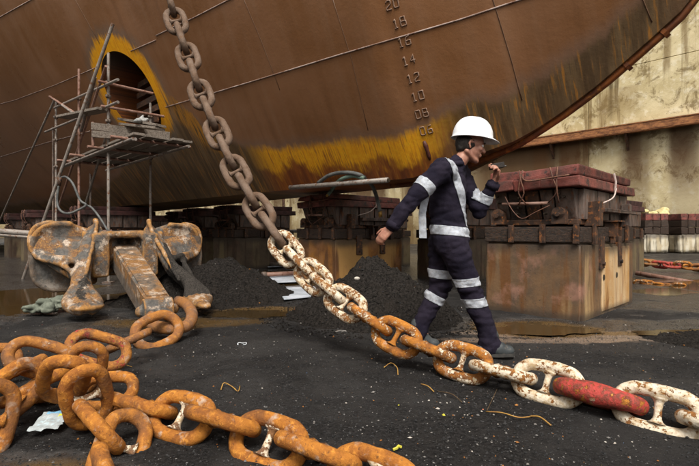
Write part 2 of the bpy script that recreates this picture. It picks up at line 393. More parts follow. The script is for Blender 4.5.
    # plate joints: shallow lines every few metres
    h = n.math('ADD', n.math('MULTIPLY', big, .9), n.math('MULTIPLY', spot, .10))
    nb = n.bump(h, .35, .05); nb = n.bump(n.math('ADD', n.math('MULTIPLY', fine, .3), spot), .22, .006, nb)
    return n.done(col, rough, nb, 0, .5)
ship = empty('ship', tuple(C0), 'brown hulled ship resting on keel blocks with its bow rising to the right', 'ship')
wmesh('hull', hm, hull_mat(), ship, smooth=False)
hb = [o for o in ship.children if o.name == 'hull'][0]
hb.data.polygons.foreach_set('use_smooth', [True]*len(hb.data.polygons))
hb.data.set_sharp_from_angle(angle=R(28))
# stem bar along the rising bow
sp = []; s = STEM[0][0]+.3
while s < .9: sp.append(C0+AFT*s+Vector((0, 0, zbot(s)-.005))); s += .22
B().tube(sp, .066, 10, flat=.7).world('stem_bar', M['stem'], ship, smooth=True)
for px, py in ((627, 63), (664, 30)):
    b = B()
    q = on_centre_plane(px, py); s_ = q[0]
    a0 = C0+AFT*(s_-.018)+Vector((0, 0, zbot(s_-.018)-.015)); a1 = C0+AFT*(s_+.018)+Vector((0, 0, zbot(s_+.018)-.015)); b.tube([a0, a1], .069, 12)
    b.world('stem_weld', M['stem'], ship)
# weld seams
def seam(pix, r=.011, mt='seam'):
    pts = []
    for (x0, y0), (x1, y1) in zip(pix, pix[1:]):
        k = max(3, int(abs(x1-x0)/9))
        for i in range(k+1):
            h, nn = cast(x0+(x1-x0)*i/k, y0+(y1-y0)*i/k)
            if h is None: continue
            sh, zh = sz(h)
            if math.hypot(sh-TS, zh-TZ) < TR+.02: continue
            q = h+nn*.002*(1 if nn.y < 0 else -1)
            if not pts or (q-pts[-1]).length > .02: pts.append(q)
    if len(pts) > 2: B().tube(pts, r, 6).world('weld_seam', M[mt], ship, smooth=True)
seam([(166, 107), (250, 82), (340, 54.5), (400, 37), (460, 19.5), (525, -2), (600, -26)])
seam([(0, 157), (45, 143), (90, 131)])
seam([(131, 51), (156, 40)]); seam([(156, 35.5), (195, 17), (234, -3)])
seam([(-20, 109), (15, 100), (55, 85), (97, 67)], .008)
seam([(-30, 30), (0, 17), (34, -2)])
seam([(490, -10), (500, 22), (512, 62), (522, 100)], .006, 'faint')
seam([(240, -10), (262, 42), (280, 90)], .004, 'faint'); seam([(640, -8), (652, 22)], .005, 'faint')
seam([(70, -10), (100, 44)], .004, 'faint'); seam([(330, -10), (352, 60), (368, 130)], .004, 'faint')
# draught marks, digits raised as weld bead outlines
SEG = {'0': [[(0, 0), (0, 1), (.55, 1), (.55, 0), (0, 0)]], '1': [[(.08, .8), (.3, 1), (.3, 0)], [(.1, 0), (.5, 0)]],
       '2': [[(0, .85), (.12, 1), (.55, 1), (.55, .6), (0, .25), (0, 0), (.58, 0)]], '4': [[(.42, 0), (.42, 1), (0, .35), (.6, .35)]],
       '6': [[(.5, 1), (.15, .92), (0, .62), (0, .3), (0, 0)], [(0, 0), (.55, 0), (.55, .5), (.03, .5)]], '8': [[(0, 0), (0, 1), (.52, 1), (.52, .55), (.6, .45), (.6, 0), (0, 0)], [(0, .52), (.55, .52)]]}
marks = [('20', 392, 4), ('18', 399, 22.5), ('16', 404, 41.5), ('14', 408.5, 60), ('12', 413, 78), ('10', 417.5, 96), ('08', 421.5, 113.5), ('06', 426, 130)]
for txt, px, py in marks:
    h, nn = cast(px, py)
    if h is None: continue
    if nn.dot(NR) < 0: nn = -nn
    right = -AFT; right = (right-nn*right.dot(nn)).normalized(); up = nn.cross(right)
    if up.z < 0: up = -up
    hgt = .102; mk = B()
    for k, ch in enumerate(txt):
        for st in SEG[ch]:
            out = []
            for (x0, y0), (x1, y1) in zip(st, st[1:]):
                nn_ = max(2, int(math.hypot(x1-x0, y1-y0)/.12))
                for i in range(nn_): t = i/nn_; out.append((x0+(x1-x0)*t, y0+(y1-y0)*t))
            out.append(st[-1]); pts = []
            for x, y in out:
                lx = (x*1.05-.74+k*.96+random.uniform(-.012, .012))*hgt; ly = (y-.5+random.uniform(-.012, .012))*hgt
                q = h+right*lx+up*ly; r_ = BV.ray_cast(q+nn*.2, -nn); pts.append((r_[0] if r_[0] is not None else q)+nn*.005)
            mk.tube(pts, .0072, 6)
    mk.world('draught_mark', M['digit'], ship, smooth=True)
# scrape below the 06 mark
pts = [cast(px, py)[0] for px, py in ((424, 141), (426, 146), (427.5, 151), (429, 156), (430, 160))]
if all(p is not None for p in pts): B().tube(pts, .03, 8, rs=[.02, .034, .026, .03, .012], flat=1).world('scrape_mark', M['mark'], ship, smooth=True)
# tunnel grating and what shows inside
tb = C0+AFT*TS+Vector((0, 0, TZ))
def tin(o, x, z): return tb+NR*o+AFT*x+Vector((0, 0, z))
om = halfw(TS, TZ-KEEL)
for z in (-.52, -.30, -.08, .14, .36):
    w_ = math.sqrt(max(.01, TR*TR-z*z))-.02
    b = B(); Mx = Matrix(((AFT.x, NR.x, 0, 0), (AFT.y, NR.y, 0, 0), (0, 0, 1, 0), (0, 0, 0, 1)))
    b.box((-w_, -.02, -.06), (w_*.55, .05, .06)); b.v = [tb+NR*(om-.32)+Vector((0, 0, z))+(Mx.to_3x3() @ p) for p in b.v]
    b.world('grating_bar', M['iron'], ship)
for x, z0_, z1_ in ((-.12, -.1, .58), (-.32, -.05, .45)):
    b = B().tube([tin(om-.45, x, z0_), tin(om-.4, x+.1, z1_)], .045, 8); b.world('tunnel_strut', M['midsteel'], ship, smooth=True)
b = B()
for k in range(4):
    a = R(40+90*k); b.capsule(tin(om-.95, 0, 0), .12, tin(om-.9, .62*math.cos(a), .62*math.sin(a)), .2, sq=.25, side=NR)
b.capsule(tin(om-1.0, 0, 0), .18, tin(om-.75, 0, 0), .14); b.world('thruster_propeller', M['iron'], ship, smooth=True)
# ------------------------------------------------------------------ ground
def sea(x, y, z=0.0, sc=1.0, oc=4): return noise.fractal(Vector((x*sc, y*sc, z)), .9, 2.1, oc)
def ground_h(x, y):
    d = math.hypot(x, y-3); k = max(0, 1-d/9)
    h = .014*sea(x, y, 0, .9, 3)+(.010*k)*sea(x, y, 5, 3.2, 3)+.0065*k*sea(x, y, 9, 14, 3)
    # scuffed hollow in the middle foreground and a rut beside it
    for cx, cy, rx, ry, dp in ((.52, 2.38, .16, .07, .030), (.40, 2.16, .22, .08, .016), (-.30, 2.72, .12, .03, .014), (1.45, 3.3, .25, .03, .012), (-.75, 2.7, .3, .02, -.008), (.1, 2.9, .3, .2, .008)):
        h -= dp*math.exp(-((x-cx)/rx)**2-((y-cy)/ry)**2)*(1+.6*sea(x, y, 3, 20, 2))
    # lower, wet ground by the big block, behind the heaps and at the left
    for cx, cy, rx, ry, dp in ((1.9, 4.35, 1.1, .45, .03), (3.6, 4.2, 1.2, .4, .022), (-1.2, 5.35, .85, .35, .035), (-2.1, 4.55, .6, .5, .018), (-1.55, 1.72, .6, .22, .02), (-4.2, 6.6, 2.2, 2.4, .03), (-1.2, 9.5, 2.2, 3, .03), (5, 9.5, 3, 4, .02)):
        h -= dp*math.exp(-((x-cx)/rx)**2-((y-cy)/ry)**2)
    return h
def axis(a, b, step, far, n):
    mid = list(np.arange(a, b, step)); L = [a-(far)*((k/n)**2.6) for k in range(n, 0, -1)]; Rr = [b+(far)*((k/n)**2.6) for k in range(1, n+1)]
    return L+mid+[b]+Rr
xs = axis(-4.2, 4.6, .03, 220, 26); ys = axis(1.2, 7.0, .028, 220, 26)
vs = [(x, y, ground_h(x, y) if abs(x) < 14 and -3 < y < 18 else 0.0) for y in ys for x in xs]; nx = len(xs)
fs = [(j*nx+i, j*nx+i+1, (j+1)*nx+i+1, (j+1)*nx+i) for j in range(len(ys)-1) for i in range(nx-1)]
gme = mesh(vs, fs, 'ground'); gme.polygons.foreach_set('use_smooth', [True]*len(gme.polygons))
def ground_mat():
    n = N('black_grit_floor'); v = n.vec((1, 1, 1), False); sp = n.sep(v); x, y, z = sp
    a = n.noise(v, .8, 6, .6); b = n.noise(v, 60, 6, .75); c = n.noise(v, 220, 3, .7); wet_n = n.noise(v, 1.7, 6, .62, .4); mid = n.noise(v, 7, 6, .65)
    col = n.mix(n.ramp(b, .38, .66), (.012, .0112, .0110), (.046, .042, .040)); col = n.mix(n.math('MULTIPLY', n.ramp(mid, .45, .65), .6), col, (.036, .032, .029)); col = n.mix(n.math('MULTIPLY', n.ramp(n.noise(v, 1.1, 6, .65, .5), .45, .62), .75), col, (.050, .046, .043))
    vor = n.voro(v, 95, 'F1', 'Distance'); vc = n.node('ShaderNodeTexVoronoi'); n.l.new(v, vc.inputs['Vector']); vc.inputs['Scale'].default_value = 95
    cs = n.node('ShaderNodeSeparateColor'); n.l.new(vc.outputs['Color'], cs.inputs[0])
    speck = n.math('MULTIPLY', n.math('LESS_THAN', vor, .22), n.math('GREATER_THAN', cs.outputs[0], .965))
    col = n.mix(speck, col, n.mix(cs.outputs[1], (.30, .27, .24), (.10, .12, .15)))
    # blobs(x, y, rx, ry) where the floor is wet / washed bare
    def blob(cx, cy, rx, ry):
        return n.math('SUBTRACT', 1.0, n.math('ADD', n.math('POWER', n.math('ABSOLUTE', n.math('DIVIDE', n.math('SUBTRACT', x, cx), rx)), 2.0), n.math('POWER', n.math('ABSOLUTE', n.math('DIVIDE', n.math('SUBTRACT', y, cy), ry)), 2.0)))
    def union(L):
        r = None
        for q in L: r = blob(*q) if r is None else n.math('MAXIMUM', r, blob(*q))
        return r
    wet = union([(2.0, 4.45, 1.5, .62), (3.7, 4.35, 1.8, .6), (-1.2, 5.35, 1.0, .42), (-2.2, 4.5, .8, .6), (-1.5, 1.6, .9, .38), (-6, 7.5, 4.6, 3.6), (-1, 14, 14, 6.8), (6, 9, 4.6, 4.5)])
    wet = n.math('ADD', wet, n.math('MULTIPLY', n.math('SUBTRACT', wet_n, .5), 2.2)); wm = n.ramp(wet, -.05, .35)
    far_ = n.ramp(y, 6.2, 8.5)
    floor = n.mix(n.ramp(mid, .35, .7), (.022, .018, .015), (.060, .052, .045)); col = n.mix(n.math('MULTIPLY', n.math('MAXIMUM', wm, far_), .8), col, floor)
    tan = union([(1.35, 3.95, .75, .13), (2.1, 4.0, .7, .16), (1.9, 4.25, 1.2, .2)]); tan = n.math('ADD', tan, n.math('MULTIPLY', n.math('SUBTRACT', n.noise(v, 6, 6, .7, .6), .5), 3.2))
    tm = n.math('MULTIPLY', n.ramp(tan, .1, .6), .75); col = n.mix(tm, col, (.23, .165, .12))
    rust = union([(1.75, 4.5, .75, .42), (-1.0, 5.45, .8, .38), (-1.7, 4.75, .9, .36), (2.6, 4.3, .5, .1), (-1.3, 1.6, .5, .3)]); rust = n.math('ADD', rust, n.math('MULTIPLY', n.math('SUBTRACT', wet_n, .5), 2.0))
    rm = n.math('MULTIPLY', n.ramp(rust, .0, .6), .8); col = n.mix(rm, col, (.10, .055, .014))
    damp = n.ramp(n.noise(v, .8, 5, .6, .6), .48, .62); dry = n.math('SUBTRACT', n.ramp(b, .3, .7, .70, .92), n.math('MULTIPLY', damp, .30)); rough = n.node('ShaderNodeMix', data_type='FLOAT'); n.put(n.math('MAXIMUM', n.math('MULTIPLY', wm, n.ramp(b, .65, .4, .55, 1.0)), n.math('MULTIPLY', far_, .45)), rough.inputs[0]); n.put(dry, rough.inputs[2]); rough.inputs[3].default_value = .17
    amp = n.math('SUBTRACT', 1.0, n.math('MULTIPLY', wm, .75)); spv = n.math('ADD', n.math('ADD', .08, n.math('MULTIPLY', damp, .16)), n.math('MULTIPLY', wm, .42))
    n.l.new(spv, n.b.inputs['Specular IOR Level'])
    hh = n.math('MULTIPLY', n.math('ADD', n.math('ADD', n.math('MULTIPLY', b, 1.0), n.math('MULTIPLY', c, .45)), n.math('MULTIPLY', mid, .8)), amp)
    return n.done(col, rough.outputs[0], n.bump(hh, 1.0, .020), 0, .5)
link('ground', gme, ground_mat())['kind'] = 'structure'
GR = ground_h
# puddles: still water in the hollows
def water_mat():
    n = N('muddy_water'); v = n.vec((1, 1, 1), False); a = n.noise(v, 3, 4, .5)
    n.put(.06, n.b.inputs['Roughness']); n.b.inputs['IOR'].default_value = 1.33
    return n.done(n.mix(a, (.030, .017, .005), (.055, .032, .010)), .07, n.bump(n.noise(v, 18, 3, .5), .08, .004), 0, .5)
wm_ = water_mat()
def puddle(cx, cy, rx, ry, z, seed):
    n = 64; v = [(cx, cy, z)]
    for k in range(n):
        a = 2*math.pi*k/n; r = 1+.45*noise.fractal(Vector((math.cos(a)*1.6+seed, math.sin(a)*1.6, seed)), .8, 2, 4); v.append((cx+rx*r*math.cos(a), cy+ry*r*math.sin(a), z))
    me = mesh(v, [(0, 1+k, 1+(k+1) % n) for k in range(n)], 'puddle'); o = link('puddle', me, wm_); o['kind'] = 'structure'
puddle(1.75, 4.5, .62, .28, -.022, 1); puddle(-1.15, 5.35, .62, .26, -.024, 2); puddle(-4.3, 6.6, 1.5, 1.6, -.022, 4)
puddle(-1.5, 9.4, 1.6, 2.0, -.020, 5); puddle(5.2, 9.0, 2.2, 2.2, -.014, 6); puddle(3.4, 4.25, .8, .22, -.018, 7)
# ------------------------------------------------------------------ dock wall beyond the ship
WD = 24.4; w0 = C0+FAR*WD
def wall_frame(t, z=0, off=0): return w0+AFT*t-FAR*off+Vector((0, 0, z))
WM = Matrix(((AFT.x, FAR.x, 0, w0.x), (AFT.y, FAR.y, 0, w0.y), (0, 0, 1, 0), (0, 0, 0, 1)))     # local x aft, y into the wall
def wall_t(px):
    d = Vector(((px-CX)/F, 1, 0)); t = (w0-Vector((0, 0, 0))).dot(FAR)/d.dot(FAR); return (d*t-w0).dot(AFT)
def wall_mat():
    n = N('dock_concrete'); geo = n.node('ShaderNodeNewGeometry'); v = geo.outputs['Position']; sp = n.sep(v)
    def pv(a, b):
        mp = n.node('ShaderNodeMapping'); mp.inputs['Scale'].default_value = (a, a, b); n.l.new(v, mp.inputs[0]); return mp.outputs[0]
    tt = n.math('ADD', n.math('ADD', n.math('MULTIPLY', sp[0], AFT.x), n.math('MULTIPLY', sp[1], AFT.y)), -w0.dot(AFT))
    a = n.noise(v, .35, 8, .62, .3); b = n.noise(v, 2.2, 8, .7); st = n.noise(pv(1.1, .09), 1.0, 6, .6); sp2 = n.noise(v, 9, 6, .7)
    st2 = n.noise(pv(.33, .03), 1.0, 3, .5)
    col = n.mix(n.ramp(a, .36, .62), (.64, .54, .33), (.44, .35, .18)); col = n.mix(n.math('MULTIPLY', n.ramp(b, .5, .66), .6), col, (.70, .63, .46))
    col = n.mix(n.math('MULTIPLY', n.ramp(n.noise(v, .9, 8, .76, .6), .51, .62), .8), col, (.15, .10, .035))
    col = n.mix(n.math('MULTIPLY', n.ramp(st, .50, .60), .75), col, (.16, .10, .035)); col = n.mix(n.math('MULTIPLY', n.ramp(sp2, .62, .72), .7), col, (.09, .06, .03))
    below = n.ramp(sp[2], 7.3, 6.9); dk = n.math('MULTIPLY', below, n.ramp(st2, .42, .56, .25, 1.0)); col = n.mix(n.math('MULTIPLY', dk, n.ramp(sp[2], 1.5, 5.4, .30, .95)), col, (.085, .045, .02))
    def band(p0, p1, zlo, zhi, soft, colr, amt):
        t0, t1 = sorted((wall_t(p0), wall_t(p1))); jit = n.math('MULTIPLY', n.math('SUBTRACT', st, .5), 2.4); q = n.math('ADD', tt, jit)
        m = n.math('MULTIPLY', n.math('MULTIPLY', n.ramp(q, t0-soft, t0+soft), n.ramp(q, t1+soft, t1-soft)), n.math('MULTIPLY', n.ramp(sp[2], zlo, zlo+1.5), n.ramp(sp[2], zhi+.1, zhi-.1)))
        return n.mix(n.math('MULTIPLY', m, amt), col, colr)
    col = band(530, 548, 1.5, 6.9, .25, (.10, .045, .015), .85); col = band(560, 588, .5, 6.9, .35, (.095, .042, .014), .92); col = band(608, 615, 7.0, 11.0, .2, (.07, .045, .018), .9); col = band(598, 640, 7.0, 9.3, .6, (.22, .14, .05), .45); col = band(470, 530, -1, 6.9, 1.0, (.11, .06, .025), .7)
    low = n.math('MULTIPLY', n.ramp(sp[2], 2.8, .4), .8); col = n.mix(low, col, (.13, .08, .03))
    return n.done(col, .85, n.bump(n.math('ADD', b, n.math('MULTIPLY', sp2, .5)), .6, .03), 0, .3)
wallm = wall_mat()
wall = empty('dock_wall', tuple(w0), 'stained yellowish concrete dock wall behind the ship and its bow', 'wall')
pw = 6.0; t = -36.0; k = 0
while t < 132:                                              # cast sections with recessed joints, in two lifts
    for z_0, z_1 in ((0, 7.0), (7.03, 10.4), (10.43, 14.6)):
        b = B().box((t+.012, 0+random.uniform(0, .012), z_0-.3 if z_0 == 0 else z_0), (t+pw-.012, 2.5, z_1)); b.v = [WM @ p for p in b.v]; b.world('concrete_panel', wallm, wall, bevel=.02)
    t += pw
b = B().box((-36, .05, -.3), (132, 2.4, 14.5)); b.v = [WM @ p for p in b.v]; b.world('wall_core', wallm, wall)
# tie holes: small recess rings
tm_ = simple('dark_hole', (.03, .02, .012), (.05, .035, .02), 10)
for i in range(26):
    tt = -24+random.random()*20; zz = random.choice((8.1, 9.2, 11.2, 12.6))+random.uniform(-.1, .1); b = B().tube([(tt, -.03, zz), (tt, .03, zz)], random.uniform(.05, .09), 8); b.v = [WM @ p for p in b.v]; b.world('tie_hole', tm_, wall)
ledge = empty('wall_ledge', tuple(wall_frame(-8, 6.9)), 'long rusty steel fender beam fixed along the concrete dock wall', 'beam')
b = B().box((-36, -.75, 6.95), (40, -.02, 7.0)); b.v = [WM @ p for p in b.v]; b.world('top_flange', M['ledge'], ledge)
b = B().box((-36, -.72, 6.55), (40, -.66, 6.95)); b.v = [WM @ p for p in b.v]; b.world('face_plate', M['ledge'], ledge)
b = B().box((-36, -.70, 6.50), (40, -.35, 6.55)); b.v = [WM @ p for p in b.v]; b.world('bottom_flange', M['ledge'], ledge)
t = -34.0
while t < 38:
    b = B().prism([(0, 6.5), (0.0, 5.7), (.12, 5.7), (.12, 6.5)], -.02, -.04)
    b = B().add([(t, -.02, 5.6), (t+.12, -.02, 5.6), (t+.12, -.6, 6.5), (t, -.6, 6.5), (t, -.02, 6.5), (t+.12, -.02, 6.5)], [(0, 1, 2, 3), (3, 2, 5, 4), (0, 3, 4), (1, 5, 2), (0, 4, 5, 1)]); b.v = [WM @ p for p in b.v]
    b.world('bracket', M['iron'], ledge); t += 4.2
# the near dock wall, behind the photographer
nw = empty('near_dock_wall', tuple(C0+NR*27), 'concrete dock wall on the near side of the dock, behind the viewer', 'wall')
NM = Matrix(((AFT.x, NR.x, 0, (C0+NR*27).x), (AFT.y, NR.y, 0, (C0+NR*27).y), (0, 0, 1, 0), (0, 0, 0, 1)))
for k in range(11):
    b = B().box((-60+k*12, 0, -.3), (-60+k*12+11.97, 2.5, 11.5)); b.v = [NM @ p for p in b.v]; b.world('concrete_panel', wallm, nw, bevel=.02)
ew = empty('dock_end_wall', tuple(C0+AFT*112), 'far concrete wall closing the dock behind the stern of the ship', 'wall')
EM = Matrix(((FAR.x, AFT.x, 0, (C0+AFT*112).x), (FAR.y, AFT.y, 0, (C0+AFT*112).y), (0, 0, 1, 0), (0, 0, 0, 1)))
for k in range(5):
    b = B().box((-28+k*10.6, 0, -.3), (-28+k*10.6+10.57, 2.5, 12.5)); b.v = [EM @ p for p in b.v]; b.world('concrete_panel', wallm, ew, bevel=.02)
# vertical pipe on the wall seen between the blocks, and one at the bow
b = empty('wall_pipe', tuple(P(324, 233, 30)), 'dark vertical pipe against the yellow wall left of the middle keel block', 'pipe')
q = P(283.5, 233, 30); B().tube([(q.x, q.y, 0), (q.x, q.y, 6)], .09, 8).world('pipe', M['iron'], b, smooth=True)
B().tube([(q.x, q.y, 2), (q.x, q.y, 2.2)], .14, 8).world('pipe_flange', M['iron'], b); B().tube([(q.x, q.y, 4), (q.x, q.y, 4.2)], .14, 8).world('pipe_flange', M['iron'], b)
# ------------------------------------------------------------------ chain links
LD = .066                                                  # bar diameter of the stud link chain
def link_mesh(d=LD, L=6.0, Wd=3.6, fat=1.0, n=12, taper=0.0, seed=0):
    """racetrack bar in the local xy plane, long axis x"""
    r = (Wd-1)*d/2; st = (L-1)*d/2-r; c = []
    K = 12
    for k in range(K+1):
        a = -math.pi/2+math.pi*k/K; c.append(Vector((st+r*math.cos(a), r*math.sin(a), 0)))
    for k in range(1, 4): c.append(Vector((st-2*st*k/4, r*1.04, 0)))
    for k in range(K+1):
        a = math.pi/2+math.pi*k/K; c.append(Vector((-st+r*math.cos(a), r*math.sin(a), 0)))
    for k in range(1, 4): c.append(Vector((-st+2*st*k/4, -r*1.04, 0)))
    rs = []
    for p in c:
        q = 1-abs(p.x)/(st+r); rs.append(d/2*(fat*(1+taper*q)))
    b = B().tube(c, d/2, n, closed=True, rs=rs)
    me = b.mesh('chain_link'); bm = bmesh.new(); bm.from_mesh(me); bmesh.ops.recalc_face_normals(bm, faces=bm.faces)
    bmesh.ops.subdivide_edges(bm, edges=bm.edges, cuts=1, use_grid_fill=True, smooth=.5); bm.to_mesh(me); bm.free()
    displace(me, lambda p: .0022*noise.fractal(p*16+Vector((seed, 0, 0)), .8, 2, 4)*1.2+.0012*noise.noise(p*60))
    me.polygons.foreach_set('use_smooth', [True]*len(me.polygons)); me.materials.append(M['chain']); return me
def stud_mesh(d=LD, Wd=3.6, seed=0):
    r = (Wd-2)*d/2; pts = []; rs = []
    for k in range(11):
        y = -r*1.12+2.24*r*k/10; pts.append((0, y, 0)); q = abs(y)/r; rs.append(d*(.25+.22*q**5))
    me = B().tube(pts, .01, 12, rs=rs).mesh('stud'); displace(me, lambda p: .002*noise.fractal(p*25+Vector((seed, 3, 0)), .8, 2, 3))
    me.polygons.foreach_set('use_smooth', [True]*len(me.polygons)); me.materials.append(M['chain']); return me
LM = [link_mesh(seed=i*7) for i in range(3)]; SM = [stud_mesh(seed=i*5) for i in range(3)]
RED = link_mesh(fat=1.25, taper=.42, L=6.4, Wd=3.3, seed=50); BIG = link_mesh(d=.062, L=5.6, Wd=4.0, seed=60)
def place(chain, c, x, nrm, col, sc=1.0, me=None, stud=True, label=None, studcol=None, i=0):
    x = Vector(x).normalized(); z = Vector(nrm); z = (z-x*z.dot(x)).normalized(); y = z.cross(x)
    Mx = Matrix.Translation(Vector(c)-chain.location) @ Matrix((x, y, z)).transposed().to_4x4() @ Matrix.Diagonal((sc, sc, sc, 1))
    o = link('chain_link', me or LM[i % 3], None, chain, Mx); o.color = (*col, 1)
    if label: o['label'] = label
    if stud:
        s = link('stud', SM[i % 3], None, o); s.color = (*(studcol or col), 1)
    return o
def run_chain(chain, faces, mode, colf, sc=1.0, special=None, start_edge=False):
    """faces: centres of the links seen face on; an edge-on link goes halfway between each pair"""
    F_ = [P(*f) for f in faces]; pts = []
    for i, p in enumerate(F_):
        pts.append((p, True))
        if i+1 < len(F_): pts.append(((p+F_[i+1])/2, False))
    eye = Vector((0, 0, CH))
    for i, (p, face) in enumerate(pts):
        a = pts[max(0, i-1)][0]; b_ = pts[min(len(pts)-1, i+1)][0]; T = (b_-a).normalized()
        v = (eye-p); v.z = 0; v.normalize(); v = (eye-p).normalized(); n_ = v+Vector((0, 0, .22 if i > 22 else 0)); n_ = (n_-T*n_.dot(T)).normalized()
        if not face: n_ = T.cross(v)
        n_ = (n_+Vector((random.uniform(-.08, .08),)*3)).normalized()
        col, me, lab, st = colf(i, face, p)
        place(chain, p, T, n_, col, sc, me, st, lab, None, i)
main = [(140, -95, 5.75), (152, -56, 5.55), (165, -17, 5.2), (176, 21, 4.97), (188, 57, 4.8), (201, 94.5, 4.6), (217.5, 133, 4.4), (236, 172, 4.22), (259, 211, 4.06), (286, 249, 3.88), (313, 277, 3.68), (345, 303, 3.45), (396, 337, 3.16), (462, 362, 2.86), (547, 383, 2.52), (658, 411, 2.17), (815, 447, 1.84)]
ac = empty('mooring_chain', (0.6, 3.0, 0), 'long chain hanging from above, muddy at the top, white below, with one red link', 'chain')
def main_col(i, face, p):
    # i counts all links: 2 per face link
    k = i/2.0
    if k < 8.6: return (0, .95, 0), None, 'muddy grey brown link' if k > 8.2 else None, True
    if k < 11.2: return (.72, .25, 0), None, None, True
    if k < 11.7: return (.50, .0, 0), None, None, True
    if k < 12.7: return (.47, .0, 0), None, None, True
    if k < 13.3: return (.50, .0, 0), None, None, True
    if k < 13.7: return (.72, .0, 0), None, None, True
    if 14.3 < k < 14.7: return (.0, .0, 1.0), RED, 'thick red painted link', False
    return (.84, .1, 0), None, 'white painted link' if face else None, True
run_chain(ac, main, (.80, .62), main_col)
# ---- heap of orange chain in the left foreground
def D(px, py, Y): return P(px, py, Y)
RUST = (0, 0, 0)
def lk(chain, a, b_, nrm, sc=.95, col=RUST, stud=True, i=0, studcol=None, me=None, label=None, c=None):
    A_ = P(*a); B_ = P(*b_); return place(chain, (A_+B_)/2 if c is None else P(*c), B_-A_, nrm, col, sc, me, stud, label, studcol, i)
SW = (.66, .5, 0)                                            # pale stud
c1 = empty('anchor_chain', tuple(G(120, 350)), 'orange rusty chain leading from the anchor ring to the pile at the left edge', 'chain')
UPV = Vector((0, 0, 1)); CAMV = Vector((0, -1, 0))
def fl(chain, a, b_, kind, sc=.93, col=RUST, i=0, studcol=None, bias=(0, 0, .12), **k):
    A_ = P(*a); B_ = P(*b_); T = (B_-A_).normalized(); vv = (Vector((0, 0, CH))-(A_+B_)/2).normalized(); n_ = vv+Vector(bias); n_ = (n_-T*n_.dot(T)).normalized()
    if kind == 'e': n_ = T.cross(vv)
    return place(chain, (A_+B_)/2, T, n_, col, sc, k.get('me'), k.get('stud', True), k.get('label'), studcol, i)
fl(c1, (133, 343, 3.6), (180, 320, 3.95), 'f', 1.28, (0, .25, 0), 0, None, (-.1, 0, .25), me=BIG, stud=False)
fl(c1, (106, 351, 3.0), (150, 331, 3.3), 'e', .84, (0, .35, .12), 1)
fl(c1, (80, 345, 2.75), (117, 355, 2.82), 'f', .95, (0, .2, .55), 2, None, (0, 0, .5), stud=False, label='rusty link with red paint traces')
fl(c1, (91, 341, 2.45), (80, 394, 2.55), 'f', .86, (0, .1, 0), 0, stud=False)
fl(c1, (20, 353, 2.55), (60, 364, 2.62), 'f', .93, (.28, .25, 0), 1, None, (0, 0, .5), stud=False)
fl(c1, (70, 356, 2.02), (58, 402, 2.22), 'f', .90, RUST, 2, stud=False)
fl(c1, (-16, 384, 2.45), (38, 361, 2.55), 'e', .88, (.08, .2, 0), 0)
fl(c1, (12, 398, 2.22), (58, 374, 2.36), 'e', .86, RUST, 1)
fl(c1, (-12, 414, 2.08), (32, 374, 2.20), 'f', .90, RUST, 2, None, (.7, 0, .2))
fl(c1, (22, 400, 2.5), (72, 392, 2.5), 'e', .88, RUST, 0)
fl(c1, (-36, 366, 2.7), (10, 360, 2.8), 'f', .9, (.15, .2, 0), 1)
fl(c1, (-18, 450, 1.92), (-4, 392, 2.0), 'f', .86, RUST, 2, None, (.3, 0, 0))
fl(c1, (-60, 420, 2.2), (-10, 428, 2.2), 'e', .9, RUST, 0)
c2 = empty('rusty_chain', tuple(G(220, 440)), 'orange rusty stud link chain running from the pile to the bottom of the photo', 'chain')
fl(c2, (80, 366, 2.0), (94, 427, 2.14), 'f', .87, RUST, 0, SW, (.15, 0, -.1))
fl(c2, (86, 392, 2.42), (126, 391, 2.40), 'f', .88, RUST, 1, None, (0, 0, .4), stud=False)
st_ = [(181, 417, 2.08), (268, 442, 1.88), (372, 481, 1.66), (500, 530, 1.45)]
prevp = P(96, 397, 2.24)
F2 = [P(*q) for q in st_]; seq = []
e0 = P(142, 406, 2.20); seq.append((e0, False, (F2[0]-P(104, 398, 2.24))))
for i, p in enumerate(F2):
    nx_ = F2[min(i+1, len(F2)-1)]; pv = F2[i-1] if i else P(142, 406, 2.20); seq.append((p, True, nx_-pv))
    if i+1 < len(F2): seq.append(((p+nx_)/2+Vector((0, 0, .035)), False, nx_-p))
for i, (p, face, T) in enumerate(seq):
    T.normalize(); vv = (Vector((0, 0, CH))-p).normalized(); n_ = vv+Vector((0, 0, .15)); n_ = (n_-T*n_.dot(T)).normalized()
    if not face: n_ = T.cross(vv)
    place(c2, p, T, n_, RUST, .93, None, face or True, None, SW if face else None, i)
c3 = empty('heavy_chain', tuple(G(120, 460)), 'three orange rusty links running down out of the photo at the bottom left', 'chain')
fl(c3, (80, 406, 2.12), (120, 450, 1.82), 'e', .92, RUST, 1)
fl(c3, (112, 474, 1.82), (130, 424, 2.0), 'f', .90, (0.05, .1, 0), 2, SW, (.2, 0, .1))
fl(c3, (101, 458, 1.74), (118, 520, 1.50), 'e', .92, RUST, 0)
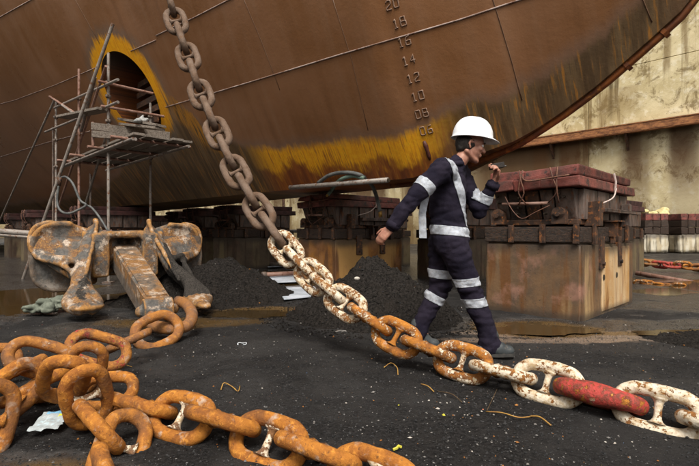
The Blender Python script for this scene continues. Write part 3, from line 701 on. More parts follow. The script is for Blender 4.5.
# ------------------------------------------------------------------ anchor
def anchor_mat():
    n = N('anchor_iron'); v = n.vec((1, 1, 1), False); a = n.noise(v, 3.2, 8, .68, .4); b = n.noise(v, 14, 7, .72); c = n.noise(v, 60, 4, .7)
    geo = n.node('ShaderNodeNewGeometry'); up = n.sep(geo.outputs['Normal'])[2]
    grey = n.mix(n.ramp(b, .35, .65), (.060, .056, .050), (.13, .118, .105))
    rust = n.mix(n.ramp(b, .38, .62), (.23, .118, .050), (.125, .062, .032)); rust = n.mix(n.ramp(c, .52, .62), rust, (.40, .20, .05))
    pale = n.mix(n.ramp(c, .4, .6), (.50, .41, .32), (.32, .24, .18))
    col = n.mix(n.ramp(a, .44, .56), grey, rust); col = n.mix(n.ramp(n.noise(v, 6, 7, .7), .52, .62), col, pale)
    col = n.mix(n.math('MULTIPLY', n.ramp(b, .40, .33), .8), col, (.05, .03, .02))
    pt = n.math('MULTIPLY', n.ramp(geo.outputs['Pointiness'], .505, .56), n.math('SUBTRACT', 1.0, n.attr('nop'))); col = n.mix(n.math('MULTIPLY', pt, n.ramp(b, .38, .55, .2, .85)), col, (.42, .20, .05)); vly = n.ramp(geo.outputs['Pointiness'], .49, .43); col = n.mix(n.math('MULTIPLY', vly, .6), col, (.06, .038, .025))
    sil = n.ramp(n.math('ADD', n.attr('silt'), n.math('MULTIPLY', n.math('SUBTRACT', b, .5), .9)), .42, .52); col = n.mix(sil, col, n.mix(n.ramp(c, .4, .6), (.016, .014, .012), (.055, .046, .038)))
    pl = n.ramp(n.math('ADD', n.attr('flat'), n.math('MULTIPLY', n.math('SUBTRACT', a, .5), .5)), .45, .6); col = n.mix(n.math('MULTIPLY', pl, .75), col, grey)
    return n.done(col, n.math('MAXIMUM', n.ramp(b, .3, .7, .55, .8), n.math('MULTIPLY', sil, .97)), n.bump(n.math('ADD', n.math('ADD', b, n.math('MULTIPLY', a, 1.2)), n.math('MULTIPLY', c, .5)), .9, .018), 0, .22)
am = anchor_mat()
AX = Vector((.85, .53, 0)).normalized(); AY = Vector((.53, -.85, 0)).normalized()
AO = Vector((-3.02, 6.22, 0)); AM = Matrix(((AX.x*.88, AY.x, 0, AO.x), (AX.y*.88, AY.y, 0, AO.y), (0, 0, 1, 0), (0, 0, 0, 1)))
def AL(p): return AM.inverted() @ p
anc = empty('ship_anchor', tuple(AO), 'big stockless ship anchor with two rusty flukes lying on the wet dock floor', 'anchor')
def slab(b, outline, y0, y1, M_=None):
    return b.prism(outline, y0, y1, M_)
def W2A(px, py, Y): return AL(P(px, py, Y))
head = B()
head.capsule((-.55, 0, .64), .17, (-.28, 0, .66), .24, sq=1.0); head.capsule((.55, 0, .64), .17, (.28, 0, .66), .24)
head.box((-.44, -.28, .34), (-.21, .34, .90)); head.box((.21, -.28, .34), (.44, .34, .90)); head.box((-.44, -.30, .34), (.44, -.02, .92)); head.box((-.30, -.2, .84), (.30, .32, .93))
# a flat crown shelf
head.box((-.55, -.16, .84), (.55, .10, .93))
def plate(b, pts, th, nrm):
    """convex-ish slab through world points, thickened"""
    pts = [Vector(p) for p in pts]; nrm = Vector(nrm).normalized()*th/2; n = len(pts)
    b.add([p+nrm for p in pts]+[p-nrm for p in pts], [tuple(range(n)), tuple(range(2*n-1, n-1, -1))]+[(i, i+n, (i+1) % n+n, (i+1) % n) for i in range(n)])
for sgn in (-1, 1):
    out = []
    for k in range(15):                                    # D-shaped lobe standing across, outer edge rounded
        a = math.pi*(-.5+k/14.0); out.append((sgn*(.66+.50*abs(math.cos(a))**.5), .60+.42*math.copysign(abs(math.sin(a))**.75, math.sin(a))))
    out = [(sgn*.34, .24)]+out+[(sgn*.34, .93)]
    head.prism(out, -.20, -.06)
    # rim along the lobe
    head.tube([(x, -.06, z) for x, z in out[1:-1]], .042, 8)
lobes = remeshed(head, .026, 3, 'crown')
flk = []
def fluke(sgn):
    b = B(); far = sgn > 0
    tx, TL = (.70, 1.66) if far else (.56, 1.40)
    k_ = TL/1.4
    crv = bezier([(sgn*.38, -.02, .95), (sgn*.47, .20*k_, .76), (sgn*.56, .52*k_, .50), (sgn*(tx+.03), .84*k_, .31), (sgn*(tx+.03), 1.12*k_, .19), (sgn*tx, TL-.06, .13)], 15)
    wd = [.05, .05, .05, .05, .045, .045, .045, .05, .055, .07, .10, .14, .165, .165, .13, .07]
    if far: wd = [w_*.72 for w_ in wd]
    n = len(crv)-1
    for i in range(n):
        w = wd[min(i, 15)]; w2 = wd[min(i+1, 15)]
        for u in (-1, -.33, .33, 1): b.capsule(crv[i]+Vector((w*u, 0, -.02*u*u)), .062, crv[i+1]+Vector((w2*u, 0, -.02*u*u)), .062, n=10)
    # deep keel under the arm
    for i in range(0, n-4): b.capsule(crv[i]-Vector((0, .02, .10)), .06, crv[i+1]-Vector((0, .02, .10)), .055, n=8)
    # raised ridge: peak at the crown, running down the inner side of the arm
    rib = bezier([(sgn*.37, -.05, 1.06), (sgn*.36, .05, 1.02), (sgn*.39, .22*k_, .86), (sgn*.46, .46*k_, .66), (sgn*.52, .72*k_, .46), (sgn*.56, .92*k_, .34)], 15)
    for i in range(len(rib)-1): b.capsule(rib[i], .040-.001*i, rib[i+1], .040-.001*(i+1), n=8)
    # swept palm between the ridge and the rounded rim of the lobe
    rim = bezier([(sgn*.46, -.14, .90), (sgn*.62, -.13, .93), (sgn*.92, -.12, 1.03), (sgn*1.13, -.10, .96), (sgn*1.17, -.06, .76), (sgn*1.08, .02, .60), (sgn*.80, .30*k_, .52), (sgn*(tx+.09), .62*k_, .40), (sgn*(tx+.08), .84*k_, .30)], 24)
    rd_ = bezier([(sgn*.37, -.05, 1.02), (sgn*.38, .04, .98), (sgn*.41, .22*k_, .80), (sgn*.46, .42*k_, .63), (sgn*.52, .66*k_, .46), (sgn*(tx-.02), .84*k_, .34)], 18)
    m = min(len(rim), len(rd_)); top = []
    for j in range(m):
        p0, p1 = rd_[j*(len(rd_)-1)//(m-1)], rim[j*(len(rim)-1)//(m-1)]; row = []
        for q in range(9):
            u = q/8; p = p0.lerp(p1, u); s_ = math.sin(math.pi*u); p += Vector((0, -.02*s_, -.20*s_*(1-j/m*.6))); row.append(p)
        top.append(row)
    V = [p for r_ in top for p in r_]; nV = len(V); V += [p+Vector((0, -.05, -.055)) for p in V]; Fc = []
    for j in range(m-1):
        for q in range(8): a_ = j*9+q; Fc.append((a_, a_+1, a_+10, a_+9)); Fc.append((nV+a_+9, nV+a_+10, nV+a_+1, nV+a_))
    for j in range(m-1):
        for q in (0, 8): a_ = j*9+q; Fc.append((a_, a_+9, nV+a_+9, nV+a_))
    for q in range(8):
        for j in (0, m-1): a_ = j*9+q; Fc.append((a_, nV+a_, nV+a_+1, a_+1))
    b.add(V, Fc)
    for j in range(len(rim)-1): b.capsule(rim[j], .036, rim[j+1], .036, n=8)
    # stiffener bar across the hollow
    b.capsule((sgn*1.04, .0, .62), .04, (sgn*.62, .40*k_, .56), .05)
    if not far: b.ball((-.55, 1.28, .13), (.20, .19, .055))
    else: b.ball((.70, TL-.06, .11), (.09, .26, .045))
    return remeshed(b, .020, 2, 'fluke')
def rough_up(me, amp):
    displace(me, lambda p: amp*noise.fractal(p*3.5, .8, 2, 5)+amp*.25*noise.noise(p*26))
def anchor_attrs(me, silt, flat):
    co = coords(me); a = me.attributes.new('silt', 'FLOAT', 'POINT'); a.data.foreach_set('value', [silt(*c) for c in co.tolist()])
    a = me.attributes.new('flat', 'FLOAT', 'POINT'); a.data.foreach_set('value', [flat(*c) for c in co.tolist()])
rough_up(lobes, .010)
anchor_attrs(lobes, lambda x, y, z: 0.0, lambda x, y, z: 1.0 if (abs(x) > .55 and z < .86 and y > -.12) else (.25 if z < .5 else 0.0))
o = link('crown', lobes, am, anc, Matrix.Translation(-AO) @ AM, True)
for sgn in (-1, 1):
    fm = fluke(sgn); rough_up(fm, .010)
    if sgn < 0: anchor_attrs(fm, lambda x, y, z: .62*math.exp(-((x+.60)/.10)**2-((y-1.15)/.26)**2)+.5*math.exp(-((x+.52)/.12)**2-((y-.85)/.12)**2), lambda x, y, z: .0)
    else: anchor_attrs(fm, lambda x, y, z: .75 if (y > .30 and x > .50 and z > .18 and y < 1.45) else .1, lambda x, y, z: .1)
    link('fluke', fm, am, anc, Matrix.Translation(-AO) @ AM, True)
# shank: square tapered bar from the crown slot to the ring end
sk = B(); e0_ = Vector((0, .02, .60)); e1_ = W2A(157, 313, 4.45); e1_.z = .17
ax = (e1_-e0_).normalized(); sx = Vector((1, 0, 0)); sx = (sx-ax*sx.dot(ax)).normalized(); sz_ = sx.cross(ax)
def sq(p, w, h): return [p-sx*w-sz_*h, p+sx*w-sz_*h, p+sx*w+sz_*h, p-sx*w+sz_*h]
v = sq(e0_, .165, .165)+sq(e1_, .13, .14); sk.add(v, [(0, 1, 2, 3), (7, 6, 5, 4), (0, 4, 5, 1), (1, 5, 6, 2), (2, 6, 7, 3), (3, 7, 4, 0)])
me = sk.mesh('shank'); bm = bmesh.new(); bm.from_mesh(me); bmesh.ops.recalc_face_normals(bm, faces=bm.faces)
bmesh.ops.bevel(bm, geom=bm.edges[:], offset=.025, segments=3, affect='EDGES'); bmesh.ops.subdivide_edges(bm, edges=[e for e in bm.edges if e.calc_length() > .3], cuts=24, use_grid_fill=True); bm.to_mesh(me); bm.free()
anchor_attrs(me, lambda x, y, z: 0.0, lambda x, y, z: .85 if (Vector((x, y, z))-e0_).dot(sz_) < .08 and (Vector((x, y, z))-e0_).dot(sx) < -.1 else .15); link('shank', me, am, anc, Matrix.Translation(-AO) @ AM, True)
me.set_sharp_from_angle(angle=R(40)); a_ = me.attributes.new('nop', 'FLOAT', 'POINT'); a_.data.foreach_set('value', [.8]*len(me.vertices))
eye_ = B(); pe = e1_+ax*.02
eye_.tube([pe-sx*.15, pe+sx*.15], .12, 16); eye_.capsule(pe-sx*.17, .055, pe+sx*.17, .055); me = remeshed(eye_, .014, 2, 'shank_eye'); anchor_attrs(me, lambda *a: 0, lambda *a: 0); link('shank_eye', me, am, anc, Matrix.Translation(-AO) @ AM, True)
# ring shackle round the shank end
shk = B(); cpt = AM @ e1_; r0_ = []
c = P(170, 319, 4.15)
shp = [P(152, 316, 4.3), P(150, 322, 4.15), P(158, 327, 4.0), P(174, 328.5, 3.95), P(188, 325, 4.0), P(192, 315, 4.2), P(187, 305, 4.45), P(178, 301, 4.6)]
me = B().tube(bezier(shp, 30), .052, 12).mesh('shackle'); displace(me, lambda p: .003*noise.fractal(p*14, .8, 2, 4)); so_ = wmesh('shackle', me, M['chain'], anc, True); so_.color = (.12, .45, 0, 1)
me = B().tube([P(143, 321, 4.05), P(193, 316, 4.15)], .045, 12).mesh('shackle_pin'); 
# ------------------------------------------------------------------ heaps of black grit
def grit_mat():
    n = N('black_grit'); v = n.vec((1, 1, 1), False); a = n.noise(v, 5, 8, .7); b = n.noise(v, 45, 6, .75); c = n.noise(v, 160, 3, .7)
    col = n.mix(n.ramp(b, .38, .66), (.016, .0142, .0125), (.060, .051, .044)); col = n.mix(n.math('MULTIPLY', n.ramp(a, .5, .7), .6), col, (.048, .038, .030))
    return n.done(col, .95, n.bump(n.math('ADD', n.math('ADD', b, n.math('MULTIPLY', c, .5)), n.math('MULTIPLY', a, 1.5)), 1.0, .035), 0, .06)
gm = grit_mat()
def heap(cx, cy, rad, hgt, label, seed, peaks, ell=1.0, rot=0.0, base=-.03):
    e = []; n = 170; vs = []; idx = {}
    rr = rad*1.35
    for j in range(n):
        for i in range(n):
            x = -rr+2*rr*i/(n-1); y = -rr+2*rr*j/(n-1); h = 0
            for dx, dy, r_, hh in peaks:
                d = math.hypot((x-dx), (y-dy)/ell)/r_; d += .10*noise.fractal(Vector((x*2.2/rad+seed, y*2.2/rad, seed)), .9, 2, 4)
                prof = max(0, 1-d); hh_ = hh*(prof*.85+.15*prof*prof) if d > .12 else hh*(.885-1.2*d*d); h = max(h, hh_)
            dd = math.hypot(x, y/ell)/rad
            rough = min(1, h/(.08*hgt+.02))
            h += rough*(.060*noise.fractal(Vector((x*5+seed, y*5, 1)), .75, 2, 6)*min(1, hgt*2)+.020*noise.noise(Vector((x*28, y*28, seed))))
            vs.append((x, y, base+max(0, h)*1.0 if h > 0 else base))
    fs = [(j*n+i, j*n+i+1, (j+1)*n+i+1, (j+1)*n+i) for j in range(n-1) for i in range(n-1) if max(vs[j*n+i][2], vs[j*n+i+1][2], vs[(j+1)*n+i+1][2], vs[(j+1)*n+i][2]) > base+.001]
    me = mesh(vs, fs, 'grit_heap'); bm = bmesh.new(); bm.from_mesh(me); bmesh.ops.delete(bm, geom=[v for v in bm.verts if not v.link_faces], context='VERTS'); bm.to_mesh(me); bm.free()
    me.polygons.foreach_set('use_smooth', [True]*len(me.polygons))
    o = link('grit_heap', me, gm); o.location = (cx, cy, 0); setp(o, label, 'heap', 'heaps of black grit'); return o
heap(.27, 5.15, .95, .72, 'steep heap of black grit behind the white flaking chain and the walking worker', 3, [(0, 0, .98, .74), (.30, .1, .72, .50), (-.2, -.15, .5, .26)])
heap(-1.84, 6.72, 1.1, .60, 'low wide heap of black grit spilling over the right fluke of the anchor', 8, [(0, 0, 1.15, .62), (-.45, -.2, .95, .42), (.35, .1, .7, .3)])
heap(3.45, 3.55, .85, .09, 'flat spread of black grit at the right edge of the floor', 12, [(0, 0, 1.0, .11), (.3, .2, .7, .10)])
# ------------------------------------------------------------------ keel blocks
def conc_mat(name, c1, c2, stain, pale, pink):
    n = N(name); v = n.vec((1, 1, 1), True); vs_ = n.vec((5, 5, .55), True); a = n.noise(v, 2.2, 7, .65); b = n.noise(v, 22, 6, .7); st = n.noise(vs_, 1.0, 5, .6, .3); sb = n.noise(n.vec((2.2, 2.2, .3), True), 1.0, 4, .55)
    z = n.sep(n.tc.outputs['Object'])[2]
    col = n.mix(n.ramp(a, .35, .65), c1, c2); col = n.mix(n.math('MULTIPLY', n.ramp(st, .49, .58), .85), col, stain); col = n.mix(n.math('MULTIPLY', n.ramp(sb, .50, .60), .85), col, pale)
    col = n.mix(n.math('MULTIPLY', n.ramp(n.noise(v, 3.1, 5, .6), .52, .68), .6), col, pink)
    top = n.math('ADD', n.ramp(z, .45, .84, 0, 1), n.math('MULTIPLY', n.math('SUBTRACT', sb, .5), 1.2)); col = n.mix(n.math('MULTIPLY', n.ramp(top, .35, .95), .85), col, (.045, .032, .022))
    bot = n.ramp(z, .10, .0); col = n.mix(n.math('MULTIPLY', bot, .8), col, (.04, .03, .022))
    pits = n.math('MULTIPLY', n.ramp(n.voro(v, 26), .16, .10), n.ramp(b, .45, .6)); col = n.mix(n.math('MULTIPLY', pits, .85), col, (.03, .02, .015))
    h = n.math('SUBTRACT', n.math('ADD', b, n.math('MULTIPLY', a, .5)), n.math('MULTIPLY', pits, 1.4))
    return n.done(col, n.ramp(a, .3, .7, .5, .75), n.bump(h, .6, .008), 0, .4)
M['conc'] = conc_mat('stained_concrete', (.17, .095, .045), (.085, .055, .033), (.13, .050, .012), (.40, .26, .12), (.33, .165, .115))
M['shade_cap'] = simple('shade_darkened_cap', (.07, .026, .022), (.028, .016, .013), 5, .8, .6, .01)  # red cap darkened in its colour to show the shade under the hull
M['conc_or'] = conc_mat('rusty_concrete', (.30, .125, .022), (.14, .055, .016), (.09, .038, .014), (.42, .23, .07), (.26, .12, .05))
M['conc_pale'] = conc_mat('pale_concrete', (.48, .40, .27), (.36, .29, .18), (.10, .08, .05), (.60, .54, .42), (.42, .33, .2))
M['conc_run'] = conc_mat('rust_run_concrete', (.44, .23, .075), (.48, .32, .16), (.18, .065, .012), (.56, .40, .23), (.42, .20, .07))
M['shade'] = conc_mat('shade_darkened_concrete', (.10, .07, .04), (.06, .04, .025), (.04, .02, .01), (.16, .12, .06), (.10, .05, .03))  # block concrete with under-hull shade painted into the colour
def keel_block(loc, label, cm, rich=True, group='keel blocks under the ship', lime=True):
    """origin under the middle; local x runs forward along the keel, local y across to the far side"""
    rz = math.atan2(-AFT.y, -AFT.x); e = empty('keel_block', loc, label, 'keel block', group, rz)
    hx, hy = .545, .92
    me = B().box((-hx, -hy, -.05), (hx, hy, .80)).mesh('base'); bm = bmesh.new(); bm.from_mesh(me); bmesh.ops.recalc_face_normals(bm, faces=bm.faces)
    bmesh.ops.bevel(bm, geom=bm.edges[:], offset=.03, segments=3, affect='EDGES'); bmesh.ops.subdivide_edges(bm, edges=bm.edges[:], cuts=7, use_grid_fill=True); bm.to_mesh(me); bm.free()
    me.update(); displace(me, lambda p: .006*noise.fractal(p*5+Vector(loc), .8, 2, 4)-.010*max(0, noise.noise(p*13+Vector(loc))-.35)*3*(1 if max(abs(p.x)/hx, abs(p.y)/hy) > .97 and p.z > .7 else .3))
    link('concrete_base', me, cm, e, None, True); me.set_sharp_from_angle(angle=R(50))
    if rich:                                               # pale run of lime on the end face, as a thin coat of its own
        if lime: B().box((hx-.01, -.30, .02), (hx+.010, .72, .74), jit=.004).obj('lime_coat', M['conc_run'], e, bevel=.006)
        for y in (-.34, .30):
            B().box((hx-.02, y-.07, .50), (hx+.028, y+.07, .86), jit=.004).obj('hanger_plate', M['iron'], e, bevel=.008)
            B().tube([(hx+.02, y, .56), (hx+.05, y, .56)], .022, 8).obj('bolt', M['iron'], e)
        for y in (-.26, .20): B().tube([(hx-.02, y, .40), (hx+.0135, y, .40)], .034, 14).obj('lifting_hole', tm_, e)
    # tarred timber course
    ys_ = [-hy-.01, -.55, -.16, .22, .60, hy+.01]; xs_ = [-hx-.01, -.20, .16, hx+.01]
    for i in range(3):
        for j in range(5):
            if not rich and (i in (1,) and j in (1, 2, 3)): continue
            k = random.uniform(-.012, .012); B().box((xs_[i]+.006, ys_[j]+.006, .80), (xs_[i+1]-.006, ys_[j+1]-.006, .975+k), jit=.006).obj('timber', M['timber'], e, bevel=.012)
    # straps that stand proud of the course
    for x in (-.21, .15, .5):
        B().box((x-.03, -hy-.035, .79), (x+.03, -hy-.005, .99), jit=.004).obj('steel_strap', M['iron'], e, bevel=.005)
    for y in (-.6, .0, .55): B().box((hx+.012, y-.045, .78), (hx+.045, y+.045, 1.0), jit=.004).obj('steel_strap', M['iron'], e, bevel=.005)
    # tapered middle: wedge timbers and web plates between
    def wedge(x0, x1, y0, y1, z0_, z1_, sh, mt, nm):
        b = B().box((x0, y0, z0_), (x1, y1, z1_), jit=.006); 
        b.obj(nm, mt, e, bevel=.01)
    wedge(-.47, .47, -.80, .84, .985, 1.05, 0, M['iron'], 'sole_plate')
    cols = [(-.46, -.31, M['midsteel']), (-.29, -.12, M['timber']), (-.10, .06, M['iron']), (.08, .22, M['midsteel']), (.24, .44, M['midsteel'])]
    for x0, x1, mt in cols:
        b = B().add([(x0, -.74+random.uniform(-.03, .02), 1.05), (x1, -.74, 1.05), (x1, .84, 1.05), (x0, .84, 1.05), (x0, -.86, 1.375), (x1, -.86, 1.375), (x1, .86, 1.375), (x0, .86, 1.375)], [(3, 2, 1, 0), (4, 5, 6, 7), (0, 1, 5, 4), (1, 2, 6, 5), (2, 3, 7, 6), (3, 0, 4, 7)]); b.obj('wedge_timber', mt, e, bevel=.012)
    for y0, y1 in ((-.72, -.30), (-.27, .12), (.15, .50), (.53, .82)):
        B().box((.435, y0, 1.05), (.50, y1, 1.375), jit=.008).obj('end_plate', M['midsteel'], e, bevel=.008)
    for x in (-.40, .30):
        b = B().box((x-.07, -.90, 1.0), (x+.07, -.80, 1.10)); b.tube([(x, -.90, 1.11), (x, -.80, 1.11)], .07, 14); b.obj('hinge_lug', M['iron'], e)
        B().tube([(x, -.93, 1.10), (x, -.89, 1.10)], .025, 8).obj('bolt', M['iron'], e)
    B().tube([(-.34, -.885, 1.235), (.20, -.885, 1.225)], .018, 8).obj('tie_bar', M['tube_rust'], e, smooth=True)
    for q in range(12):
        x = random.choice((-.4, -.2, .1, .3))+random.uniform(-.05, .05); z = random.uniform(1.1, 1.34); B().tube([(x, -.875, z), (x, -.80, z)], .012, 6).obj('spike', tm_, e)
    # capping: two courses of red painted planks
    for a, b_ in ((-.50, -.19), (-.18, .12), (.13, .55)):
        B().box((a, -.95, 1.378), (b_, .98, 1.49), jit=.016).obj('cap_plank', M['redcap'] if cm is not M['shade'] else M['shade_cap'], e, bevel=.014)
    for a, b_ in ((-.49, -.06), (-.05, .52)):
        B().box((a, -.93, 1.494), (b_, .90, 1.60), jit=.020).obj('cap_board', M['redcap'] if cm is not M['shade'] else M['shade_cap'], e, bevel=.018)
    # wires hanging from the cap
    for x, dx in ((-.10, .03), (-.06, -.02), (.24, .04), (.32, 0)):
        B().tube(bezier([(x, -.96, 1.60), (x+dx, -.985, 1.48), (x+dx*2, -.975, 1.34), (x-dx, -.92, 1.22)], 9), .008, 5).obj('wire', M['wire'], e, smooth=True)
    B().tube(bezier([(-.30, -.90, 1.32), (-.2, -.925, 1.16), (-.08, -.94, 1.06), (.05, -.925, 1.12), (.22, -.91, 1.20)], 12), .006, 5).obj('wire', M['wire'], e, smooth=True)
    B().tube(bezier([(-.10, -.925, 1.56), (0, -1.0, 1.47), (.2, -.99, 1.48), (.45, -.99, 1.50)], 12), .010, 5).obj('wire', M['wire'], e, smooth=True)
    if rich:
        B().tube([(.555, .1, 1.60), (.575, .1, 1.50), (.565, .1, 1.38)], .012, 6).obj('rope', M['white_rope'], e)
        B().tube(bezier([(.58, .1, 1.42), (.60, -.1, 1.30), (.56, -.38, 1.22)], 10), .009, 5).obj('rope', M['white_rope'], e, smooth=True)
        B().box((.52, -.30, 1.13), (.60, 1.05, 1.18), jit=.01).obj('wedge_board', M['midsteel'], e, bevel=.006)
        B().box((.46, -.60, .98), (.62, -.50, 1.24), jit=.006).obj('corner_plate', M['iron'], e, bevel=.006)
        B().box((.50, .56, .98), (.60, .66, 1.26), jit=.006).obj('corner_plate', M['midsteel'], e, bevel=.006)
        b = B().box((.50, -.06, .86), (.64, -.045, 1.03)); b.box((.50, .085, .86), (.64, .10, 1.03)); b.box((.50, -.045, .86), (.515, .085, 1.03)); b.box((.49, -.09, 1.03), (.66, .13, 1.045)); b.obj('channel_iron', M['iron'], e)
    return e
ux = -AFT; uy = FAR
def centre_from_left(corner): return corner+ux*.545+uy*.92
# big block: left near corner seen at (485,308.5)
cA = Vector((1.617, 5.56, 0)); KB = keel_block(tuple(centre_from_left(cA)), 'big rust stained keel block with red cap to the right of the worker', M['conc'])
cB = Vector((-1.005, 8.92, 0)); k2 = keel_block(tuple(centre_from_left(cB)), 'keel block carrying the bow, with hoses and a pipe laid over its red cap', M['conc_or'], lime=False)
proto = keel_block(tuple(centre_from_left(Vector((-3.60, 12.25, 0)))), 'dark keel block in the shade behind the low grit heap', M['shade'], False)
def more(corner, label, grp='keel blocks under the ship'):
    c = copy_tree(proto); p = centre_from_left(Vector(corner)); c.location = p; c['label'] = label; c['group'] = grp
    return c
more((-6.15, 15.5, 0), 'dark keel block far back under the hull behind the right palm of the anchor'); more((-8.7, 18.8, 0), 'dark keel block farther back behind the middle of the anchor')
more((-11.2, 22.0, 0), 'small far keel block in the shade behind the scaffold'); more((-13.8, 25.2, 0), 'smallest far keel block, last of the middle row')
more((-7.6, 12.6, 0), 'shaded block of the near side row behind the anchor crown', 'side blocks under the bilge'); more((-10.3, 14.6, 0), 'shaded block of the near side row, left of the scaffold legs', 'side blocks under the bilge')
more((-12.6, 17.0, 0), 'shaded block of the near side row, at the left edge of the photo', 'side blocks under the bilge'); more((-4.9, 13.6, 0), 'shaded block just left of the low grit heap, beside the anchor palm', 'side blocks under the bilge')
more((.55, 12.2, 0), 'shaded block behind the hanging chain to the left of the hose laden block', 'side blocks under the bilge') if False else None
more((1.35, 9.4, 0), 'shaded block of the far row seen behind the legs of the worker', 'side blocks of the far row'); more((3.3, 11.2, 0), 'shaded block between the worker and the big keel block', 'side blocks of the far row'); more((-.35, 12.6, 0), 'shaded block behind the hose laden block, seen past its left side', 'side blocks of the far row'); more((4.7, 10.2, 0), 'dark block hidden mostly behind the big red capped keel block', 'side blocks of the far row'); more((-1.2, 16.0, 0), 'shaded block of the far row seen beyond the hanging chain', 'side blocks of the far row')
# pale blocks with dark timbers by the wall
def pale_block(px0, px1, Y, label, i):
    a = P(px0, 253, Y); w = (px1-px0)/F*Y; e = empty('pale_block', (a.x+w/2, Y+.4, 0), label, 'concrete block', 'pale blocks by the dock wall', R(random.uniform(-4, 4)))
    me = B().box((-w/2, -.5, -.03), (w/2, .5, .88)).mesh('block'); bm = bmesh.new(); bm.from_mesh(me); bmesh.ops.recalc_face_normals(bm, faces=bm.faces); bmesh.ops.bevel(bm, geom=bm.edges[:], offset=.08, segments=3, affect='EDGES'); bmesh.ops.subdivide_edges(bm, edges=bm.edges[:], cuts=4, use_grid_fill=True); bm.to_mesh(me); bm.free()
    displace(me, lambda p: .03*noise.fractal(p*3+Vector((i, 0, 0)), .8, 2, 4)); link('concrete_base', me, M['conc_pale'], e, None, True)
    zz = .86
    for c in range(3):
        for k in range(3):
            B().box((-w/2+k*w/3+.01, -.46, zz), (-w/2+(k+1)*w/3-.01, .5, zz+.29), jit=.02).obj('timber', M['timber'] if c < 2 else M['redcap'], e, bevel=.02)
        zz += .3
pale_block(645, 668, 20.5, 'pale concrete block with dark timbers on top, just right of the big keel block', 1); pale_block(679, 702, 20.5, 'pale concrete block at the right edge under dark timbers', 2); pale_block(713, 736, 20.8, 'pale concrete block beyond the right edge', 3)
# crates of dark timber between them, a low dark one each
for j, (px, lab) in enumerate(((673, 'dark timber crib standing between the two pale blocks'), (637, 'dark timber crib close behind the big keel block'))):
    a = P(px, 253, 21.5); e = empty('timber_crib', (a.x, a.y, 0), lab, 'timber crib')
    for c in range(5):
        for k in range(2):
            if c % 2: B().box((-.42, -.45+k*.6, c*.3), (.42, -.15+k*.6, c*.3+.29), jit=.015).obj('beam', M['timber'], e, bevel=.02)
            else: B().box((-.42+k*.54, -.45, c*.3), (-.12+k*.54, .45, c*.3+.29), jit=.015).obj('beam', M['timber'], e, bevel=.02)
# heap of yellow sacks on the block behind the big cap
e = empty('yellow_bundle', tuple(P(656, 214, 22)), 'pale yellow bundle lying behind the corner of the big keel block', 'bundle')
e.location.z = 1.76; 
b = B()
for i in range(9): b.ball((random.uniform(-.7, .4), random.uniform(-.2, .2), random.uniform(.0, .22)), (random.uniform(.15, .3), .2, random.uniform(.1, .18)))
link('sack', remeshed(b, .05, 2, 'sack'), simple('pale_sacking', (.62, .52, .26), (.40, .32, .14), 8), e, None, True)
# thin chains on the floor at the right
def floor_chain(a, b_, n, sc, label, cols, z, name='floor_chain'):
    a = Vector(a); b_ = Vector(b_); e = empty(name, tuple((a+b_)/2), label, 'chain')
    for i in range(n):
        t = i/(n-1); p = a.lerp(b_, t)+Vector((0, .05*math.sin(i*1.3), z+.02*math.sin(i*2))); T = (b_-a).normalized()+Vector((0, .12*math.cos(i*1.7), 0)); nn = Vector((.1, -.6, .8)) if i % 2 else Vector((.1, .8, .6))
        place(e, p, T, nn, cols[i % len(cols)], sc, None, True, None, None, i)
floor_chain(P(642, 265, 11.3), P(712, 271, 10.6), 8, .98, 'dark brown and red chain on the floor right of the big keel block', [(0, .3, 0), (0, .5, 0), (0, 0, 1.2), (0, 0, 1.2), (.5, 0, .3), (0, 0, 0)], .06)
floor_chain(P(640, 283, 8.4), P(715, 291, 8.0), 9, .62, 'thinner yellowish rusty chain on the floor nearer than the red one', [(.45, 0, 0), (.2, 0, 0)], .0)
e = empty('loose_pipe', tuple(P(670, 279, 9.2)), 'long rusty pipe lying behind the thin yellowish chain', 'pipe'); B().tube([P(636, 273, 9.7), P(720, 288, 8.6)], .05, 10).world('pipe', M['tube_rust'], e, smooth=True); B().tube([P(690, 282.5, 9.0), P(692, 283, 8.98)], .065, 10).world('coupling', M['iron'], e)
# planks / steel bars behind the chain between the heaps
for j, (p0, p1, lab) in enumerate((((262, 251, 12.5), (296, 252, 11.5), 'grey steel pipe on the floor behind the flaking white links'), ((262, 271, 9.0), (296, 268.5, 9.4), 'rusty scaffold tube on the wet floor behind the flaking white links'), ((266, 231.5, 13), (304, 231, 13), 'pale rail seen beyond the last muddy link'))):
    e = empty('floor_pipe' if j < 2 else 'pale_rail', tuple(P(*p0)), lab, 'pipe' if j < 2 else 'rail'); a = P(*p0); c = P(*p1)
    if j < 2: a.z = c.z = .09
    B().tube([a, c+(c-a)*.3], .045, 8).world('tube', M['tube'] if j != 1 else M['tube_rust'], e, smooth=True)
    if j == 2: 
        for q in (a, c): B().tube([Vector((q.x, q.y, 0)), q], .04, 8).world('post', M['tube'], e, smooth=True)
    else: B().tube([a, a+(c-a).normalized()*.08], .06, 8).world('coupler', M['clamp'], e, smooth=True)
